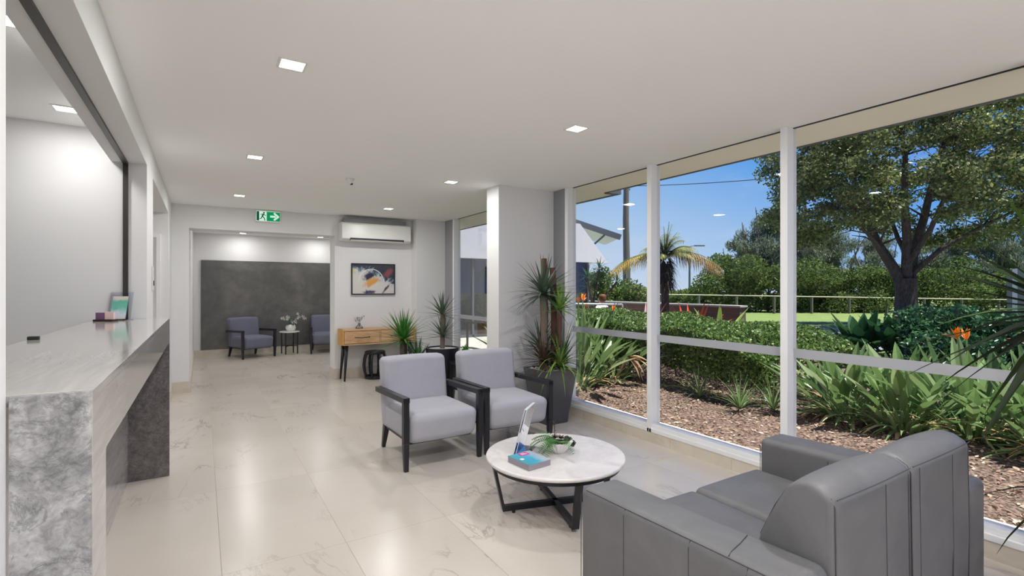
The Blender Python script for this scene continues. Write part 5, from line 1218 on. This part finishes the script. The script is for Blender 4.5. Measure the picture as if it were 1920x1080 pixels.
# seated person behind the plants
t = thing('person', 'person with brown hair in a white shirt sitting behind the garden plants', 'person', (8.85, 9.81, 0), R(200))
me = bpy.data.meshes.new('body')
J = {'pel': (0, 0, 0.50, .135), 'wai': (0, 0.02, 0.66, .12), 'che': (0, 0.01, 0.86, .135), 'nk': (0, 0, 0.99, .055), 'hd0': (0, -0.01, 1.05, .065), 'hd': (0, -0.015, 1.14, .088), 'hd2': (0, 0, 1.2, .06),
     'sl': (-.17, 0.01, 0.92, .06), 'el': (-.24, -.04, 0.68, .045), 'wl': (-.17, -.26, 0.60, .028), 'sr': (.17, 0.01, 0.92, .06), 'er': (.24, -.04, 0.68, .045), 'wr': (.17, -.26, 0.60, .028),
     'hl': (-.1, -.02, 0.49, .09), 'kl': (-.12, -.43, 0.48, .062), 'al': (-.12, -.44, 0.08, .04), 'tl': (-.13, -.6, 0.03, .032), 'hr': (.1, -.02, 0.49, .09), 'kr': (.12, -.43, 0.48, .062), 'ar': (.12, -.44, 0.08, .04), 'tr': (.13, -.6, 0.03, .032)}
for s, q in ((-1, 'l'), (1, 'r')):
    J['p' + q] = (s * .15, -.33, 0.575, .03)
    for i in range(4): J['f%d%s' % (i, q)] = (s * (.125 + i * .018), -.40 + (0.012 if i in (0, 3) else 0), 0.555, .009)
    J['th' + q] = (s * .11, -.34, 0.56, .01)
E_ = [('pel', 'wai'), ('wai', 'che'), ('che', 'nk'), ('nk', 'hd0'), ('hd0', 'hd'), ('hd', 'hd2')]
for q in 'lr': E_ += [('che', 's' + q), ('s' + q, 'e' + q), ('e' + q, 'w' + q), ('w' + q, 'p' + q), ('p' + q, 'th' + q), ('pel', 'h' + q), ('h' + q, 'k' + q), ('k' + q, 'a' + q), ('a' + q, 't' + q)] + [('p' + q, 'f%d%s' % (i, q)) for i in range(4)]
ks = list(J); me.from_pydata([J[a][:3] for a in ks], [(ks.index(a), ks.index(b)) for a, b in E_], []); me.materials.append(M_skin)
bo = bpy.data.objects.new('body', me); COL.objects.link(bo); bo.parent = t
me.skin_vertices or None
sk = bo.modifiers.new('skin', 'SKIN'); sk.use_smooth_shade = True
for i, a in enumerate(ks):
    v_ = me.skin_vertices[0].data[i]; v_.radius = (J[a][3], J[a][3]); v_.use_root = (a == 'pel')
sd_ = bo.modifiers.new('sub', 'SUBSURF'); sd_.levels = 1; sd_.render_levels = 2
MB().rbox(-0.1, 0.1, -0.06, 0.115, 1.06, 1.262, 0.075).build('hair', M_hair, t, smooth=True)
MB().rbox(-0.19, 0.19, -0.13, 0.15, 0.56, 0.99, 0.11, warp=lambda p: (p.x * (1 if p.z > 0.8 else 0.88), p.y, p.z)).tube([(-.17, 0.01, 0.93), (-.245, -.04, 0.70)], [0.075, 0.06], 10).tube([(.17, 0.01, 0.93), (.245, -.04, 0.70)], [0.075, 0.06], 10).build('shirt', M_shirt, t, smooth=True)
MB().tube([(-.1, 0.06, 0.5), (-.12, -.43, 0.49), (-.12, -.45, 0.12)], [0.105, 0.078, 0.06], 10).tube([(.1, 0.06, 0.5), (.12, -.43, 0.49), (.12, -.45, 0.12)], [0.105, 0.078, 0.06], 10).build('trousers', M_trousers, t, smooth=True)
MB().tube([(0, -0.095, 1.14), (0, -0.115, 1.115)], [0.008, 0.014], 6).build('nose', M_skin, t)
MB().tube([(-0.025, -0.1, 1.08), (0.025, -0.1, 1.08)], 0.005, 6).build('mouth', M_pinkb, t)
for s in (-1, 1): MB().tube([(s * 0.032, -0.092, 1.155), (s * 0.032, -0.101, 1.155)], 0.009, 8).build('eye', M_black, t)
t = thing('garden_bench', 'timber garden bench under the seated person behind the plants', 'bench', (8.85, 9.81, 0), R(200))
MB().box(-0.5, 0.5, -0.16, 0.22, 0.36, 0.4).build('seat', M_pole, t)
for x in (-0.45, 0.45): MB().box(x - 0.03, x + 0.03, -0.14, 0.2, -0.03, 0.36).build('leg', M_pole, t)
